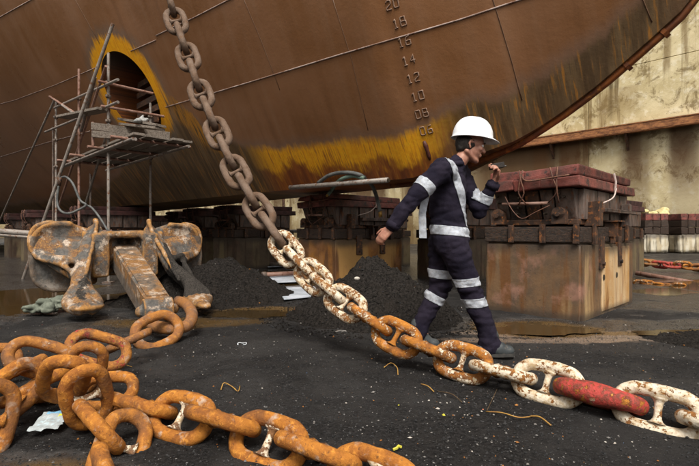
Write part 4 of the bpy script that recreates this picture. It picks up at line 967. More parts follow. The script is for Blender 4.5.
# pale flat sheets added to stand in for bright reflections on the wet floor
sh_m = simple('pale_reflection_sheet', (.50, .53, .58), (.30, .32, .35), 3, .45, .3, .004)
for j, (pts, lab) in enumerate(((((268, 268), (304, 266), (300, 258), (262, 260)), 'pale sheet standing in for wet floor reflection just behind the flaking white links, farther one'), (((272, 284), (312, 282), (306, 272), (268, 274)), 'pale sheet standing in for wet floor reflection between the two grit heaps, middle one'), (((284, 301), (322, 297), (314, 288), (276, 290)), 'pale sheet standing in for wet floor reflection between the two grit heaps, nearest one'))):
    q = [G(*p_) for p_ in pts]; e = empty('reflection_sheet', tuple(q[0]), lab, 'reflection sheet', 'pale reflection sheets between the heaps')
    v = [p+Vector((0, 0, .012)) for p in q]+[p+Vector((0, 0, .030)) for p in q]
    B().add(v, [(3, 2, 1, 0), (4, 5, 6, 7), (0, 1, 5, 4), (1, 2, 6, 5), (2, 3, 7, 6), (3, 0, 4, 7)]).world('sheet', sh_m, e, bevel=.004)
# ------------------------------------------------------------------ scaffold
def H(s, o, z): return C0+AFT*s+NR*o+Vector((0, 0, z))
def hit(px, py, o):
    """point where a sight line meets the upright plane at distance o from the keel line"""
    d = Vector(((px-CX)/F, 1, (CY-py)/F)); o_ = Vector((0, 0, CH)); t = (C0+NR*o-o_).dot(NR)/d.dot(NR); return o_+d*t
scf = empty('scaffold', tuple(H(6, 2.2, 0)), 'tube scaffold with plank platform under the round opening in the hull', 'scaffold')
def tube(p0, p1, r=.026, mt='tube', name='scaffold_tube', over=0.0):
    p0 = Vector(p0); p1 = Vector(p1); d = (p1-p0).normalized()
    b = B().tube([p0-d*over, p1+d*over], r, 12); me_o = b.world(name, M[mt], scf, smooth=True); me_o.data.set_sharp_from_angle(angle=R(50)); return me_o
def clamp(p):
    p = Vector(p); b = B().ball(p, (.052, .052, .045), n=10, m=6); b.box((p.x-.02, p.y-.075, p.z-.02), (p.x+.02, p.y+.03, p.z+.02)); b.world('clamp', M['clamp'], scf)
OO = 2.75                                                   # outer row of uprights (from the keel line)
def up(px, ytop, o, mt='tube', r=.026):
    q = hit(px, ytop, o); tube((q.x, q.y, .0), q, r, mt); b = B().box((q.x-.08, q.y-.08, -.03), (q.x+.08, q.y+.08, .012)); b.world('base_plate', M['clamp'], scf); return q
q3 = up(108.5, 53, OO); q2 = up(79, 69, OO, 'tube_rust'); q1 = up(56, 84, OO)
q1b = up(53, 92, OO-.15, 'clamp', .022); q4 = up(150.5, 103, 1.85); q5 = up(90.5, 150, 1.7, 'clamp', .028)
# ledgers
def led(p0, p1, o0, o1=None, mt='tube', over=.0):
    a = hit(p0[0], p0[1], o0); c = hit(p1[0], p1[1], OO if o1 is None else o1); tube(a, c, .025, mt, over=over); return a, c
led((54, 108), (118, 79.5), OO+.06, OO+.06); led((45, 132), (118, 102), OO+.06, OO+.06); led((34, 86), (75, 113), OO+.1, OO+.1, 'tube_rust')
A3 = H((q3-C0).dot(AFT), OO-.06, 0)
s3 = (q3-C0).dot(AFT); s4 = (q4-C0).dot(AFT)
def at_s(px, py, s):
    d = Vector(((px-CX)/F, 1, (CY-py)/F)); o_ = Vector((0, 0, CH)); t = (C0+AFT*s-o_).dot(AFT)/d.dot(AFT); return o_+d*t
sm = s3
tube(at_s(98, 81, sm-.06), at_s(153, 93.5, sm-.06), .026, 'tube_rust'); tube(at_s(101, 106, sm-.06), at_s(164, 116.5, sm-.06), .026, 'tube_rust')
tube(at_s(58, 107, sm+.3)*0+hit(97, 108, OO-.3), hit(118, 108, OO-.9), .022)
# braces
tube(hit(113, 23.5, OO+.12), G(23, 279), .028, 'tube'); tube(hit(106, 66, OO+.10), G(40, 262)+Vector((0, 0, 0)), .024, 'tube_rust') 
tube(hit(95, 77, OO+.19), hit(81, 131, OO+.19), .032, 'clamp', 'black_sleeve')
tube(hit(54.5, 100, OO+.1), hit(-14, 251, OO+.3), .025); tube(hit(106, 137, OO-.2), hit(84, 209, OO-.5), .026, 'tube')
tube(hit(73, 113, OO+.13), hit(62, 105, OO+.13), .024)
# low pipe on the left
tube(P(-30, 229, 9.3), P(40, 234, 9.3), .055, 'tube', 'long_pipe'); tube(P(-30, 233, 9.5), P(33, 237.5, 9.5), .03, 'tube', 'long_pipe'); tube(P(40, 235, 9.6), P(112, 231, 9.9), .03, 'tube_rust', 'long_pipe')
for q, z in ((q3, 3.4), (q3, 2.95), (q2, 3.75), (q2, 3.2), (q1, 3.7), (q1, 3.15), (q3, 2.5), (q2, 2.5), (q1, 2.5), (q3, 3.65), (q4, 3.25), (q4, 2.9), (q4, 2.42)): clamp((q.x, q.y, z))
# platform of planks, seen from below
ZP = 2.50
def on_z(px, py, z):
    d = Vector(((px-CX)/F, 1, (CY-py)/F)); t = (z-CH)/d.z; return Vector((0, 0, CH))+d*t
c1_ = on_z(132, 134.5, ZP); c2_ = on_z(197, 142.5, ZP); s_c = (c1_-C0).dot(AFT); oa = (c1_-C0).dot(NR); ob = (c2_-C0).dot(NR)
np_ = 5; wpl = (oa-ob)/np_
for k in range(np_):
    o0 = ob+wpl*k; s_0 = s_c+random.uniform(-.10, .06); s_1 = s_c+3.9+random.uniform(-.1, .25); z = ZP+random.uniform(-.008, .008)
    v = [H(s_0, o0+.012, z), H(s_1, o0+.012, z), H(s_1, o0+wpl-.012, z+random.uniform(-.008, .008)), H(s_0, o0+wpl-.012, z)]; b = B().add(v+[p+Vector((0, 0, .04)) for p in v], [(0, 1, 2, 3), (7, 6, 5, 4), (0, 4, 5, 1), (1, 5, 6, 2), (2, 6, 7, 3), (3, 7, 4, 0)]); b.world('deck_plank', M['plank'], scf, bevel=.004)
# transoms below the deck and edge tubes
for sx_ in (s_c+.25, s_c+1.5, s_c+2.7, s_c+3.7): tube(H(sx_, ob-.05, ZP-.03), H(sx_, oa+.25, ZP-.03), .026, 'tube_rust')
for oo in (ob+.15, oa-.02, oa+.02): tube(H(s_c-.1, oo, ZP-.085), H(s_c+4.3, oo, ZP-.085), .026, 'tube')
# toe boards, one over the other
def board(p0, p1, hpx, s_, name='toe_board'):
    a = at_s(p0[0], p0[1], s_); c = at_s(p1[0], p1[1], s_); hz = hpx/F*a.y; v = []
    for d_ in (0, .035):
        for p, z in ((a, 0), (c, 0), (c, hz), (a, hz)): v.append(p+Vector((0, 0, z))+AFT*d_)
    b = B().add(v, [(0, 1, 2, 3), (7, 6, 5, 4), (0, 4, 5, 1), (1, 5, 6, 2), (2, 6, 7, 3), (3, 7, 4, 0)]); b.world(name, M['plank'], scf, bevel=.005)
board((91.5, 129.5), (170, 138.5), 7.4, sm-.10); board((92, 137), (150, 141), 6.6, sm-.12); tube(at_s(93, 122, sm-.05), at_s(93, 146, sm-.05), .024, 'tube_rust')
# loose boards on the deck and a rag
for a, c in (((62, 118.5, 9.6), (104, 110.5, 8.6)), ((123, 121, 8.9), (161, 127, 8.4)), ((124, 126, 8.8), (160, 130, 8.4))):
    a = P(*a); c = P(*c); d = (c-a).normalized(); w = Vector((-d.y, d.x, 0))*.12; v = [a-w, c-w, c+w, a+w]; B().add([p for p in v]+[p+Vector((0, 0, .045)) for p in v], [(3, 2, 1, 0), (4, 5, 6, 7), (0, 1, 5, 4), (1, 2, 6, 5), (2, 3, 7, 6), (3, 0, 4, 7)]).world('loose_board', M['plank'], scf, bevel=.004)
b = B(); p = P(140, 121, 8.5)
for i in range(7): b.ball(p+Vector((random.uniform(-.12, .12), random.uniform(-.1, .1), random.uniform(-.04, .06))), (random.uniform(.03, .07), .05, random.uniform(.02, .04)))
p = P(143, 115.5, 8.5); b.capsule(P(140, 121, 8.5), .05, p, .02)
o = link('rag', remeshed(b, .02, 2, 'rag'), simple('pale_rag', (.38, .37, .35), (.2, .2, .19), 10)); setp(o, 'pale rag left on the boards of the scaffold platform', 'rag')
# rusty sheet hanging below the deck end
# hose hanging in the scaffold
hs_ = empty('air_hose', tuple(P(80, 200, 8.3)), 'grey hose looped on the scaffold tubes above the anchor', 'hose')
B().tube(bezier([P(60, 178, 8.2), P(66, 177, 8.15), P(73, 184, 8.1), (P(80, 200, 8.1)), P(86, 205, 8.1), P(78, 210, 8.1), P(68, 213.5, 8.1), P(60, 210, 8.15), P(57, 200, 8.2), P(59, 185, 8.2)], 60), .020, 10).world('hose', M['hose'], hs_, smooth=True)
B().tube(bezier([P(86, 205, 8.15), P(92, 208, 8.1), P(100, 218, 8.0), P(108, 231, 7.9)], 20), .018, 10).world('hose', M['hose'], hs_, smooth=True)
B().tube([P(59, 186, 8.15), P(60.5, 177, 8.15)], .028, 10).world('hose_coupling', M['iron'], hs_, smooth=True)
def fr(px, py, Y, gap=.10):
    h, n_ = cast(px, py)
    if h is not None and h.y-gap < Y: Y = h.y-gap
    return P(px, py, Y)
# hoses and pipe on the second block
hy_ = 8.35
tp = empty('steel_pipe', tuple(P(330, 185, hy_)), 'pale steel pipe laid across the red cap of the hose laden keel block', 'pipe')
top2 = 1.60+.036
pa = fr(290, 187.5, 8.3, .14); pb = fr(388, 180.0, 7.2, .14)
B().tube([pa, pb], .038, 14).world('pipe', M['tube'], tp, smooth=True); B().tube([pb, pb+(pb-pa).normalized()*.02], .027, 12).world('pipe_bore', tm_, tp)
hz = empty('green_hose', tuple(P(330, 190, hy_)), 'green air hose with brass end hanging over the front of the red cap', 'hose')
B().tube(bezier([fr(328, 195, 7.75), fr(333, 188, 7.75), fr(340, 180, 7.8), fr(352, 176, 8.0), fr(364, 178, 8.4)], 30), .030, 10).world('hose', M['hose_green'], hz, smooth=True); B().tube([fr(326.5, 196.5, 7.75), fr(329, 193.5, 7.75)], .024, 8).world('brass_end', M['brass'], hz, smooth=True)
hz = empty('grey_hose', tuple(P(370, 190, hy_)), 'grey air hose arching over the red cap and hanging down on its right', 'hose')
B().tube(bezier([fr(318, 183, 8.1), fr(330, 175, 8.0), fr(345, 172.5, 7.9), fr(360, 175, 7.6), fr(371, 184, 7.4), fr(377, 198, 7.35), P(380, 212, 7.35)], 40), .030, 10).world('hose', M['hose'], hz, smooth=True); B().tube([P(380, 211, 7.35), P(380.6, 217, 7.35)], .030, 8).world('brass_end', M['brass'], hz, smooth=True)
# ------------------------------------------------------------------ worker striding to the right
WY = 3.46
def w(px, py, dy=0.0): return P(px, py, WY)+Vector((0, dy, 0))
def w_(px, py, dy):
    """point dy deeper than the mid plane, kept on the same sight line"""
    return P(px, py, WY+dy)
man = empty('person', tuple(G(455, 354)), 'worker in navy coverall with reflective bands and white hard hat, walking right behind the chain', 'person')
hipN = w(449, 243, -.095); hipF = w(446, 243, .095); kneN = w(468, 291, -.09); ankN = w(487, 337, -.09); kneF = w(442, 291, .10); ankF = w(420, 332, .11)
shN = w(437, 173, -.16); shF = w(463, 170, .14); elN = w(404, 205, -.24); wrN = w(388, 229, -.22)
elF = w(484, 210, .10); wrF = w(495, 181, .00)
neck = w(453, 168, 0); head = w(471, 146, 0)
nav = N('navy_coverall'); v = nav.vec((1, 1, 1), False); a = nav.noise(v, 5, 6, .65); b_ = nav.noise(v, 300, 3, .6)
col = nav.mix(nav.ramp(a, .35, .65), (.010, .008, .016), (.022, .017, .028)); navm = nav.done(col, .85, nav.bump(nav.math('ADD', b_, nav.math('MULTIPLY', nav.noise(v, 26, 5, .6), 1.5)), .7, .006), 0, .12)
refl = simple('reflective_tape', (.46, .48, .52), (.27, .28, .31), 22, .45, .9, .008, c3=(.34, .33, .32))
skinm = N('skin'); v = skinm.vec((1, 1, 1), False); col = skinm.mix(skinm.ramp(skinm.noise(v, 25, 5, .6), .35, .65), (.42, .20, .13), (.30, .13, .085)); skinm.b.inputs['Subsurface Weight'].default_value = .08; skm = skinm.done(col, .5, skinm.bump(skinm.noise(v, 200, 3, .6), .15, .001))
# --- body: one continuous figure under the clothes, with head, face, hands
bd = B()
def cap(a, ra, c, rc, **k): bd.capsule(a, ra, c, rc, **k)
cap(w(449, 236), .095, w(447, 205), .090, sq=.8); cap(w(447, 205), .090, w(448, 184), .095); cap(shN, .05, shF, .05); cap(hipN, .075, kneN, .048); cap(kneN, .052, ankN, .035); cap(hipF, .075, kneF, .048); cap(kneF, .052, ankF, .035)
cap(ankN, .035, w(500, 348, -.09), .03); cap(ankF, .035, w(427, 338, .11), .03)
cap(shN, .055, elN, .042); cap(elN, .042, wrN, .027); cap(shF, .055, elF, .042); cap(elF, .042, wrF, .027)
cap(w(451, 173), .062, w(463, 157), .052)
HS = Vector((0, 0, 0)); hd = head
Rt = Matrix.Rotation(R(14), 3, 'Y')                       # head nods forward (towards +x)
def hp(x, y, z): return hd+Rt @ Vector((x, y, z))
bd.ball(hp(-.012, 0, .035), (.098, .076, .092), Rt); bd.ball(hp(.012, 0, -.022), (.074, .062, .088), Rt); cap(hp(.045, 0, -.085), .030, hp(.062, 0, -.098), .022)
cap(hp(-.03, -.05, -.055), .022, hp(.045, -.018, -.095), .022); cap(hp(-.03, .05, -.055), .022, hp(.045, .018, -.095), .022)
cap(hp(.078, 0, .020), .011, hp(.103, 0, -.020), .015); bd.ball(hp(.094, -.011, -.022), .010); bd.ball(hp(.094, .011, -.022), .010)      # nose
cap(hp(.074, -.035, .032), .012, hp(.082, .035, .032), .012); bd.ball(hp(.062, -.038, -.012), .022); bd.ball(hp(.062, .038, -.012), .022)
cap(hp(.082, -.020, -.052), .008, hp(.082, .020, -.052), .008); cap(hp(.080, -.018, -.063), .009, hp(.080, .018, -.063), .009)
for sg in (-1, 1):
    q = [hp(-.012, sg*.076, .012), hp(-.028, sg*.083, .020), hp(-.034, sg*.084, -.004), hp(-.018, sg*.078, -.030)]
    for i in range(3): cap(q[i], .008, q[i+1], .008)
# hands
def hand(wr, along, palm_n, curls, spread=.9, thumb_side=1, th=None, L=.082):
    along = along.normalized(); palm_n = (palm_n-along*palm_n.dot(along)).normalized(); side = along.cross(palm_n)
    base = wr+along*.02
    for k in range(4):
        o_ = (k-1.5)*.019*spread; kn = wr+along*(.088-.004*abs(k-1.3))+side*o_
        cap(wr+along*.01+side*o_*.6, .016, kn, .0125)
        d = along.copy(); p = kn
        for j, l_ in enumerate((.038, .026, .020)):
            c_ = curls[k]*(1.0 if j else .8); d = (Matrix.Rotation(c_, 3, side) @ d); q = p+d*l_*(1, 1.08, 1.0, .82)[k]; r_ = .0098-.0009*j; cap(p, r_, q, r_-.0006, n=10); p = q
    t0 = wr+along*.028+side*thumb_side*.026; d = (along*.62+side*thumb_side*.62+palm_n*.35).normalized(); t1 = t0+d*.036; d2 = (d+along*.45-side*thumb_side*.35+palm_n*.2).normalized(); t2 = t1+d2*.028; t3 = t2+(d2+along*.2).normalized()*.022
    cap(wr+along*.01, .018, t0, .016); cap(t0, .0135, t1, .0115); cap(t1, .0115, t2, .0105); cap(t2, .0105, t3, .009)
aN = (w(380, 237, -.21)-wrN).normalized(); hand(wrN, aN, Vector((.3, .8, -.3)), (.50, .58, .62, .66), thumb_side=-1)
aF = (w(496, 168, -.02)-wrF).normalized(); hand(wrF, Vector((.10, -.35, .93)), Vector((-.85, -.25, .0)), (.75, .85, .9, .95), thumb_side=1)
body = remeshed(bd, .0062, 2, 'body')
body.polygons.foreach_set('use_smooth', [True]*len(body.polygons)); wmesh('body', body, skm, man, True)
# eyes, brows, hair
em = simple('eye_white', (.7, .68, .65), (.6, .58, .55), 10, .3, .0); dm = simple('dark_hair', (.018, .014, .012), (.035, .028, .022), 60, .7, .8, .004)
for sg in (-1, 1):
    B().ball(hp(.073, sg*.031, .012), .0125).world('eye', em, man, True); B().ball(hp(.083, sg*.031, .012), .005).world('pupil', dm, man, True)
    B().tube([hp(.088, sg*.014, .030), hp(.090, sg*.033, .036), hp(.078, sg*.050, .030)], .005, 6).world('eyebrow', dm, man, True)
hr = B(); hr.ball(hp(-.035, 0, .012), (.088, .082, .078), Rt); hr.capsule(hp(-.072, -.03, -.035), .028, hp(-.072, .03, -.035), .028); hr.capsule(hp(-.02, -.066, .02), .016, hp(-.03, -.062, -.03), .016); hr.capsule(hp(-.02, .066, .02), .016, hp(-.03, .062, -.03), .016)
me = remeshed(hr, .009, 2, 'hair'); displace(me, lambda p: .003*noise.noise(p*90)); wmesh('hair', me, dm, man, True)
# helmet: ridged shell with a short brim in front
def helmet():
    b = B(); n = 44; m = 13; v = []; f = []
    Rh = Matrix.Rotation(R(6), 3, 'Y'); c = w(472.5, 137.5)
    for i in range(m+1):
        a = math.pi/2*i/m
        for k in range(n):
            t = 2*math.pi*k/n; rx, ry, rz = .150, .118, .148
            r = max(1e-4, math.cos(a))**.82; x = rx*r*math.cos(t); y = ry*r*math.sin(t); z = rz*math.sin(a)
            ridge = .010*math.exp(-(y/.018)**2)*max(0, math.sin(a))**.5+.006*math.exp(-((abs(y)-.045)/.010)**2)*math.sin(a)
            z += ridge
            v.append((x, y, z))
    for i in range(m):
        for k in range(n): f.append((i*n+k, i*n+(k+1) % n, (i+1)*n+(k+1) % n, (i+1)*n+k))
    # brim ring
    base = len(v)
    for ring_, (e_, dz) in enumerate(((.006, -.006), (.010, -.012))):
        for k in range(n):
            t = 2*math.pi*k/n; fr = max(0, math.cos(t))**2.2; ee = e_+(.040 if ring_ else .018)*fr
            v.append(((.150+ee)*math.cos(t), (.118+ee*.7)*math.sin(t), dz-(.012 if ring_ else .004)*fr))
    for k in range(n):
        f.append((base+k, base+(k+1) % n, (k+1) % n, k)); f.append((base+n+k, base+n+(k+1) % n, base+(k+1) % n, base+k))
    me = mesh([c+Rh @ Vector(p) for p in v], f, 'helmet'); bm = bmesh.new(); bm.from_mesh(me); bmesh.ops.remove_doubles(bm, verts=bm.verts, dist=.0008); bmesh.ops.recalc_face_normals(bm, faces=bm.faces); bmesh.ops.solidify(bm, geom=bm.faces[:], thickness=.004); bm.to_mesh(me); bm.free(); return me
hmn = N('helmet_white'); v = hmn.vec((1, 1, 1), False); hmm = hmn.done(hmn.mix(hmn.ramp(hmn.noise(v, 9, 7, .7), .45, .72), (.74, .74, .75), (.50, .47, .42)), .36, hmn.bump(hmn.noise(v, 60, 3, .6), .05, .002)); wmesh('helmet', helmet(), hmm, man, True)
# coverall
cv = B()
def cc(a, ra, c, rc, **k): cv.capsule(a, ra, c, rc, n=18, **k)
cc(w(450, 240), .138, w(447, 212), .126, sq=.95, side=(1, 0, 0)); cc(w(447, 212), .128, w(448, 186), .138); cc(w(448, 186), .135, w(450, 176), .108)
cc(shN, .088, w(448, 176), .10); cc(shF, .085, w(450, 176), .10); cc(w(452, 172), .085, w(457, 163), .068)
cc(hipN, .112, kneN, .080); cc(kneN, .082, w(484, 328, -.09), .066); cc(w(484, 328, -.09), .068, w(487, 343, -.09), .076)
cc(hipF, .110, kneF, .080); cc(kneF, .082, w(423, 327, .11), .066); cc(w(423, 327, .11), .068, w(419, 338, .11), .074); cc(hipN, .115, hipF, .115)
cc(shN, .080, elN, .060); cc(elN, .060, wrN+(elN-wrN)*.10, .044); cc(shF, .080, elF, .060); cc(elF, .060, wrF+(elF-wrF)*.12, .044)
cc(w(449, 233), .134, w(449, 229), .130, side=(1, 0, 0))
clothes = remeshed(cv, .0105, 5, 'coverall')
joints = [(elN, .10), (elF, .10), (kneN, .13), (kneF, .13), (w(448, 228), .16), (w(487, 343, -.09), .1), (w(419, 338, .11), .1), (shN, .12), (shF, .12)]
def fold(p):
    k = .35
    for j, r_ in joints: k = max(k, 1.4*math.exp(-((p-j).length/r_)**2))
    q = Vector((p.x*7, p.y*7, p.z*17)); return k*.019*(abs(noise.noise(q)*2)-.45)+.009*noise.noise(p*8)+.007*(abs(noise.noise(Vector((p.x*13+4, p.y*13, p.z*24)))*2)-.4)*min(1, k)+.0035*noise.noise(Vector((p.x*30, p.y*30, p.z*45)))
displace(clothes, fold); clothes.polygons.foreach_set('use_smooth', [True]*len(clothes.polygons))
def band(c, d, half, rad, name='reflective_band', off=.0045):
    """the ring of cloth between two planes, lifted off by a few millimetres"""
    c = Vector(c); d = Vector(d).normalized(); bm = bmesh.new(); bm.from_mesh(clothes); bm.normal_update()
    kill = [f for f in bm.faces if abs((f.calc_center_median()-c).dot(d)) > half*1.6 or (f.calc_center_median()-c).length > rad]
    bmesh.ops.delete(bm, geom=kill, context='FACES')
    for co, no in ((c+d*half, d), (c-d*half, -d)): bmesh.ops.bisect_plane(bm, geom=bm.verts[:]+bm.edges[:]+bm.faces[:], plane_co=co, plane_no=no, clear_outer=True)
    if not bm.faces: bm.free(); return
    for v_ in bm.verts: v_.co += v_.normal*off
    r_ = bmesh.ops.solidify(bm, geom=bm.faces[:], thickness=.003); me = bpy.data.meshes.new(name); bm.to_mesh(me); bm.free(); wmesh(name, me, refl, man, True)
co_me = clothes.copy()
band(w(448, 231), Vector((.10, 0, 1)), .034, .34, 'reflective_belt')
band(shN.lerp(elN, .52), elN-shN, .034, .12); band(elF.lerp(wrF, .42), wrF-elF, .034, .11)
band(hipN.lerp(kneN, .78), (kneN-hipN)+Vector((-.10, 0, 0)), .030, .15); band(kneN.lerp(ankN, .20), (ankN-kneN)+Vector((-.10, 0, 0)), .032, .15)
band(hipF.lerp(kneF, .66), kneF-hipF, .032, .15); band(kneF.lerp(ankF, .22), ankF-kneF, .030, .14)
# shoulder straps: slabs of the torso cloth between two slanting planes, near side and back
def strap(p0, p1, wd, seln, name='shoulder_strap'):
    p0, p1 = Vector(p0), Vector(p1); t = (p1-p0).normalized(); nrm = t.cross(Vector((0, 1, 0))).normalized(); c = (p0+p1)/2
    bm = bmesh.new(); bm.from_mesh(clothes); bm.normal_update()
    kill = [f for f in bm.faces if abs((f.calc_center_median()-c).dot(nrm)) > wd*2 or not seln(f.calc_center_median(), f.normal)]
    bmesh.ops.delete(bm, geom=kill, context='FACES')
    for co, no in ((c+nrm*wd, nrm), (c-nrm*wd, -nrm)): bmesh.ops.bisect_plane(bm, geom=bm.verts[:]+bm.edges[:]+bm.faces[:], plane_co=co, plane_no=no, clear_outer=True)
    if not bm.faces: bm.free(); return
    for v_ in bm.verts: v_.co += v_.normal*.0065
    bmesh.ops.solidify(bm, geom=bm.faces[:], thickness=.003); me = bpy.data.meshes.new(name); bm.to_mesh(me); bm.free(); wmesh(name, me, refl, man, True)
zt = w(440, 152).z; zb_ = w(440, 228).z
strap(w(444, 158), w(468, 226), .030, lambda c, n_: c.y < WY+.02 and zb_ < c.z < zt and n_.y < .5)
q0 = w(424, 192, -.13); q1 = w(419, 214, -.15); q2 = w(420, 238, -.14); b = B()
for (u0, u1) in ((q0, q1), (q1, q2)):
    ex = Vector((.026, 0, 0)); ey = Vector((0, .003, 0)); b.add([u0-ex-ey, u0+ex-ey, u0+ex+ey, u0-ex+ey, u1-ex-ey, u1+ex-ey, u1+ex+ey, u1-ex+ey], [(3, 2, 1, 0), (4, 5, 6, 7), (0, 1, 5, 4), (1, 2, 6, 5), (2, 3, 7, 6), (3, 0, 4, 7)])
b.world('loose_strap', refl, man, bevel=.001)
strap(w(425, 198), w(423, 232), .026, lambda c, n_: zb_-.02 < c.z < w(0, 190).z and c.x < w(434, 200).x and c.y > WY-.17)
wmesh('coverall', clothes, navm, man, True)
# pocket flaps, zip and sleeve cuffs lie on the cloth
def patch(p0, p1, wd, seln, name, off=.006, th=.004):
    p0, p1 = Vector(p0), Vector(p1); t = (p1-p0).normalized(); nrm = t.cross(Vector((0, 1, 0))).normalized(); c = (p0+p1)/2; hl = (p1-p0).length/2
    bm = bmesh.new(); bm.from_mesh(clothes); bm.normal_update()
    bmesh.ops.delete(bm, geom=[f for f in bm.faces if (f.calc_center_median()-c).length > hl*2+wd*2 or not seln(f.calc_center_median(), f.normal)], context='FACES')
    for co, no in ((c+nrm*wd, nrm), (c-nrm*wd, -nrm), (c+t*hl, t), (c-t*hl, -t)): bmesh.ops.bisect_plane(bm, geom=bm.verts[:]+bm.edges[:]+bm.faces[:], plane_co=co, plane_no=no, clear_outer=True)
    if not bm.faces: bm.free(); return
    for v_ in bm.verts: v_.co += v_.normal*off
    bmesh.ops.solidify(bm, geom=bm.faces[:], thickness=th); me = bpy.data.meshes.new(name); bm.to_mesh(me); bm.free(); wmesh(name, me, navm, man, True)
nearside = lambda c, n_: n_.y < -.1 and c.y < WY-.02
patch(w(462, 250), w(460, 268), .045, nearside, 'thigh_pocket'); patch(w(461.5, 248), w(461, 253), .050, nearside, 'pocket_flap', .009)
patch(w(440, 244), w(438, 258), .035, nearside, 'rear_pocket'); patch(w(452, 184), w(453, 197), .032, lambda c, n_: n_.y < -.1 and c.y > WY-.16, 'chest_pocket')
for a_, c_ in ((elN, wrN), (elF, wrF)):
    q_ = c_+(a_-c_)*.14; d_ = (a_-c_).normalized(); b = B(); b.tube([q_-d_*.022, q_+d_*.022], .050, 16, rs=[.049, .052]); b.world('cuff', navm, man, True)
# collar
cr = B(); cr.tube([w(452, 168)+Vector((.075*math.cos(t), .075*math.sin(t), .012*math.cos(t)+.02)) for t in [2*math.pi*k/18 for k in range(18)]], .020, 8, closed=True); cr.world('collar', navm, man, True)
# boots
bootm = simple('dark_boot', (.022, .026, .028), (.05, .055, .056), 10, .55, .5, .003, c3=(.09, .08, .07))
def boot(an, heel, toe, name='boot'):
    b = B(); b.capsule(an+Vector((0, 0, .03)), .058, an-Vector((0, 0, .02)), .055); b.capsule(heel+Vector((0, 0, .045)), .046, toe+Vector((-.06, 0, .050)), .052, sq=.95); b.capsule(toe+Vector((-.09, 0, .045)), .050, toe+Vector((0, 0, .035)), .042)
    me = remeshed(b, .008, 3, 'boot'); o = wmesh(name, me, bootm, man, True)
    s = B(); n = 20; d = (toe-heel); L = d.length; d.normalize(); sd = d.cross(Vector((0, 0, 1))).normalized(); upn = sd.cross(d)
    out = []
    for k in range(n):
        t = 2*math.pi*k/n; x = math.cos(t); out.append(heel+d*(L*.5+(L*.5+.05)*x)+sd*(.050+.006*x)*math.sin(t))
    v = [p-upn*.0 for p in out]+[p+upn*.022 for p in out]; s.add(v, [tuple(range(n)), tuple(range(2*n-1, n-1, -1))]+[(k, (k+1) % n, n+(k+1) % n, n+k) for k in range(n)]); s.world('boot_sole', simple('sole', (.03, .028, .026), (.05, .045, .04), 20), man)
fN = w(479, 351, -.09); fN.z = .012; tN = fN+Vector((.185, -.01, .004)); boot(ankN, fN, tN)
hF = w(419, 338, .11); tF = w(437, 350, .11); tF.z = .015; hF.z = tF.z+.10; boot(ankF, hF, tF)
# what he holds up to his mouth
rd = empty('handheld_radio', tuple(w(495.5, 166.5, -.03)), 'small dark handheld radio raised to the mouth of the worker', 'radio')
b = B().box((-.020, -.030, -.052), (.020, .030, .050)); b.v = [Matrix.Rotation(R(80), 3, 'Y') @ p for p in b.v]; b.obj('radio_body', dm, rd, bevel=.006)
b = B().tube([(.045, .018, .0), (.075, .018, .004)], .005, 8); b.obj('aerial', bootm, rd)
# ------------------------------------------------------------------ small things on the floor
def ground_z(x, y): return GR(x, y)
def ico():
    return [(0, 0, 1), (.9, 0, .1), (.1, .85, 0), (-.85, .15, -.05), (0, -.9, .05), (.05, 0, -1)], [(0, 1, 2), (0, 2, 3), (0, 3, 4), (0, 4, 1), (5, 2, 1), (5, 3, 2), (5, 4, 3), (5, 1, 4)]
def scatter(n, rng, smin, smax, name, mats, heapf=None):
    V = []; Fc = []; mi = []; iv, if_ = ico()
    for i in range(n):
        x, y, z = rng(); s_ = smin+(smax-smin)*random.random()**3.5; a = random.random()*6.28; ca, sa = math.cos(a), math.sin(a); k = len(V); jx = [random.uniform(.6, 1.35) for _ in range(3)]
        for p in iv: X = p[0]*jx[0]*s_; Y = p[1]*jx[1]*s_; V.append((x+X*ca-Y*sa, y+X*sa+Y*ca, z+p[2]*s_*.7*jx[2]+s_*.25))
        m = random.choices(range(len(mats)), [mm[1] for mm in mats])[0]
        for f in if_: Fc.append(tuple(j+k for j in f)); mi.append(m)
    me = mesh(V, Fc, name)
    for mm in mats: me.materials.append(mm[0])
    me.polygons.foreach_set('material_index', mi); o = link(name, me, None); return o
s1 = simple('grit_dark', (.010, .010, .010), (.035, .033, .032), 30, .9); s2 = simple('grit_grey', (.10, .095, .09), (.20, .18, .16), 30, .8); s3 = simple('grit_pale', (.50, .46, .40), (.35, .30, .25), 30, .7); s4 = simple('grit_rust', (.30, .13, .03), (.18, .07, .02), 30, .8); s5 = simple('grit_blue', (.08, .16, .32), (.12, .22, .38), 30, .6); s6 = simple('grit_red', (.45, .06, .04), (.5, .2, .1), 30, .6); s7 = simple('grit_yellow', (.55, .48, .04), (.4, .35, .05), 30, .6)
def rg():
    d = 1.55+4.2*random.random()**1.3; px = random.uniform(-30, 730); x = (px-CX)/F*d; return x, d, ground_z(x, d)
o = scatter(26000, rg, .0018, .0085, 'gravel', [(s1, 84), (s2, 11), (s3, .9), (s4, 1.2), (s5, .10), (s6, .05), (s7, .03)]); setp(o, 'fine dark gravel with pale, rusty and blue crumbs strewn over the floor', 'gravel', None, 'stuff')
def rg2():
    x = random.gauss(.52, .28); y = random.gauss(2.35, .2); return x, y, ground_z(x, y)
o = scatter(300, rg2, .003, .012, 'gravel', [(s1, 76), (s2, 14), (s3, 4), (s4, 5), (s5, .8), (s6, .4), (s7, .3)]); setp(o, 'coloured crumbs round the scuffed hollow in the middle of the floor', 'gravel', None, 'stuff')
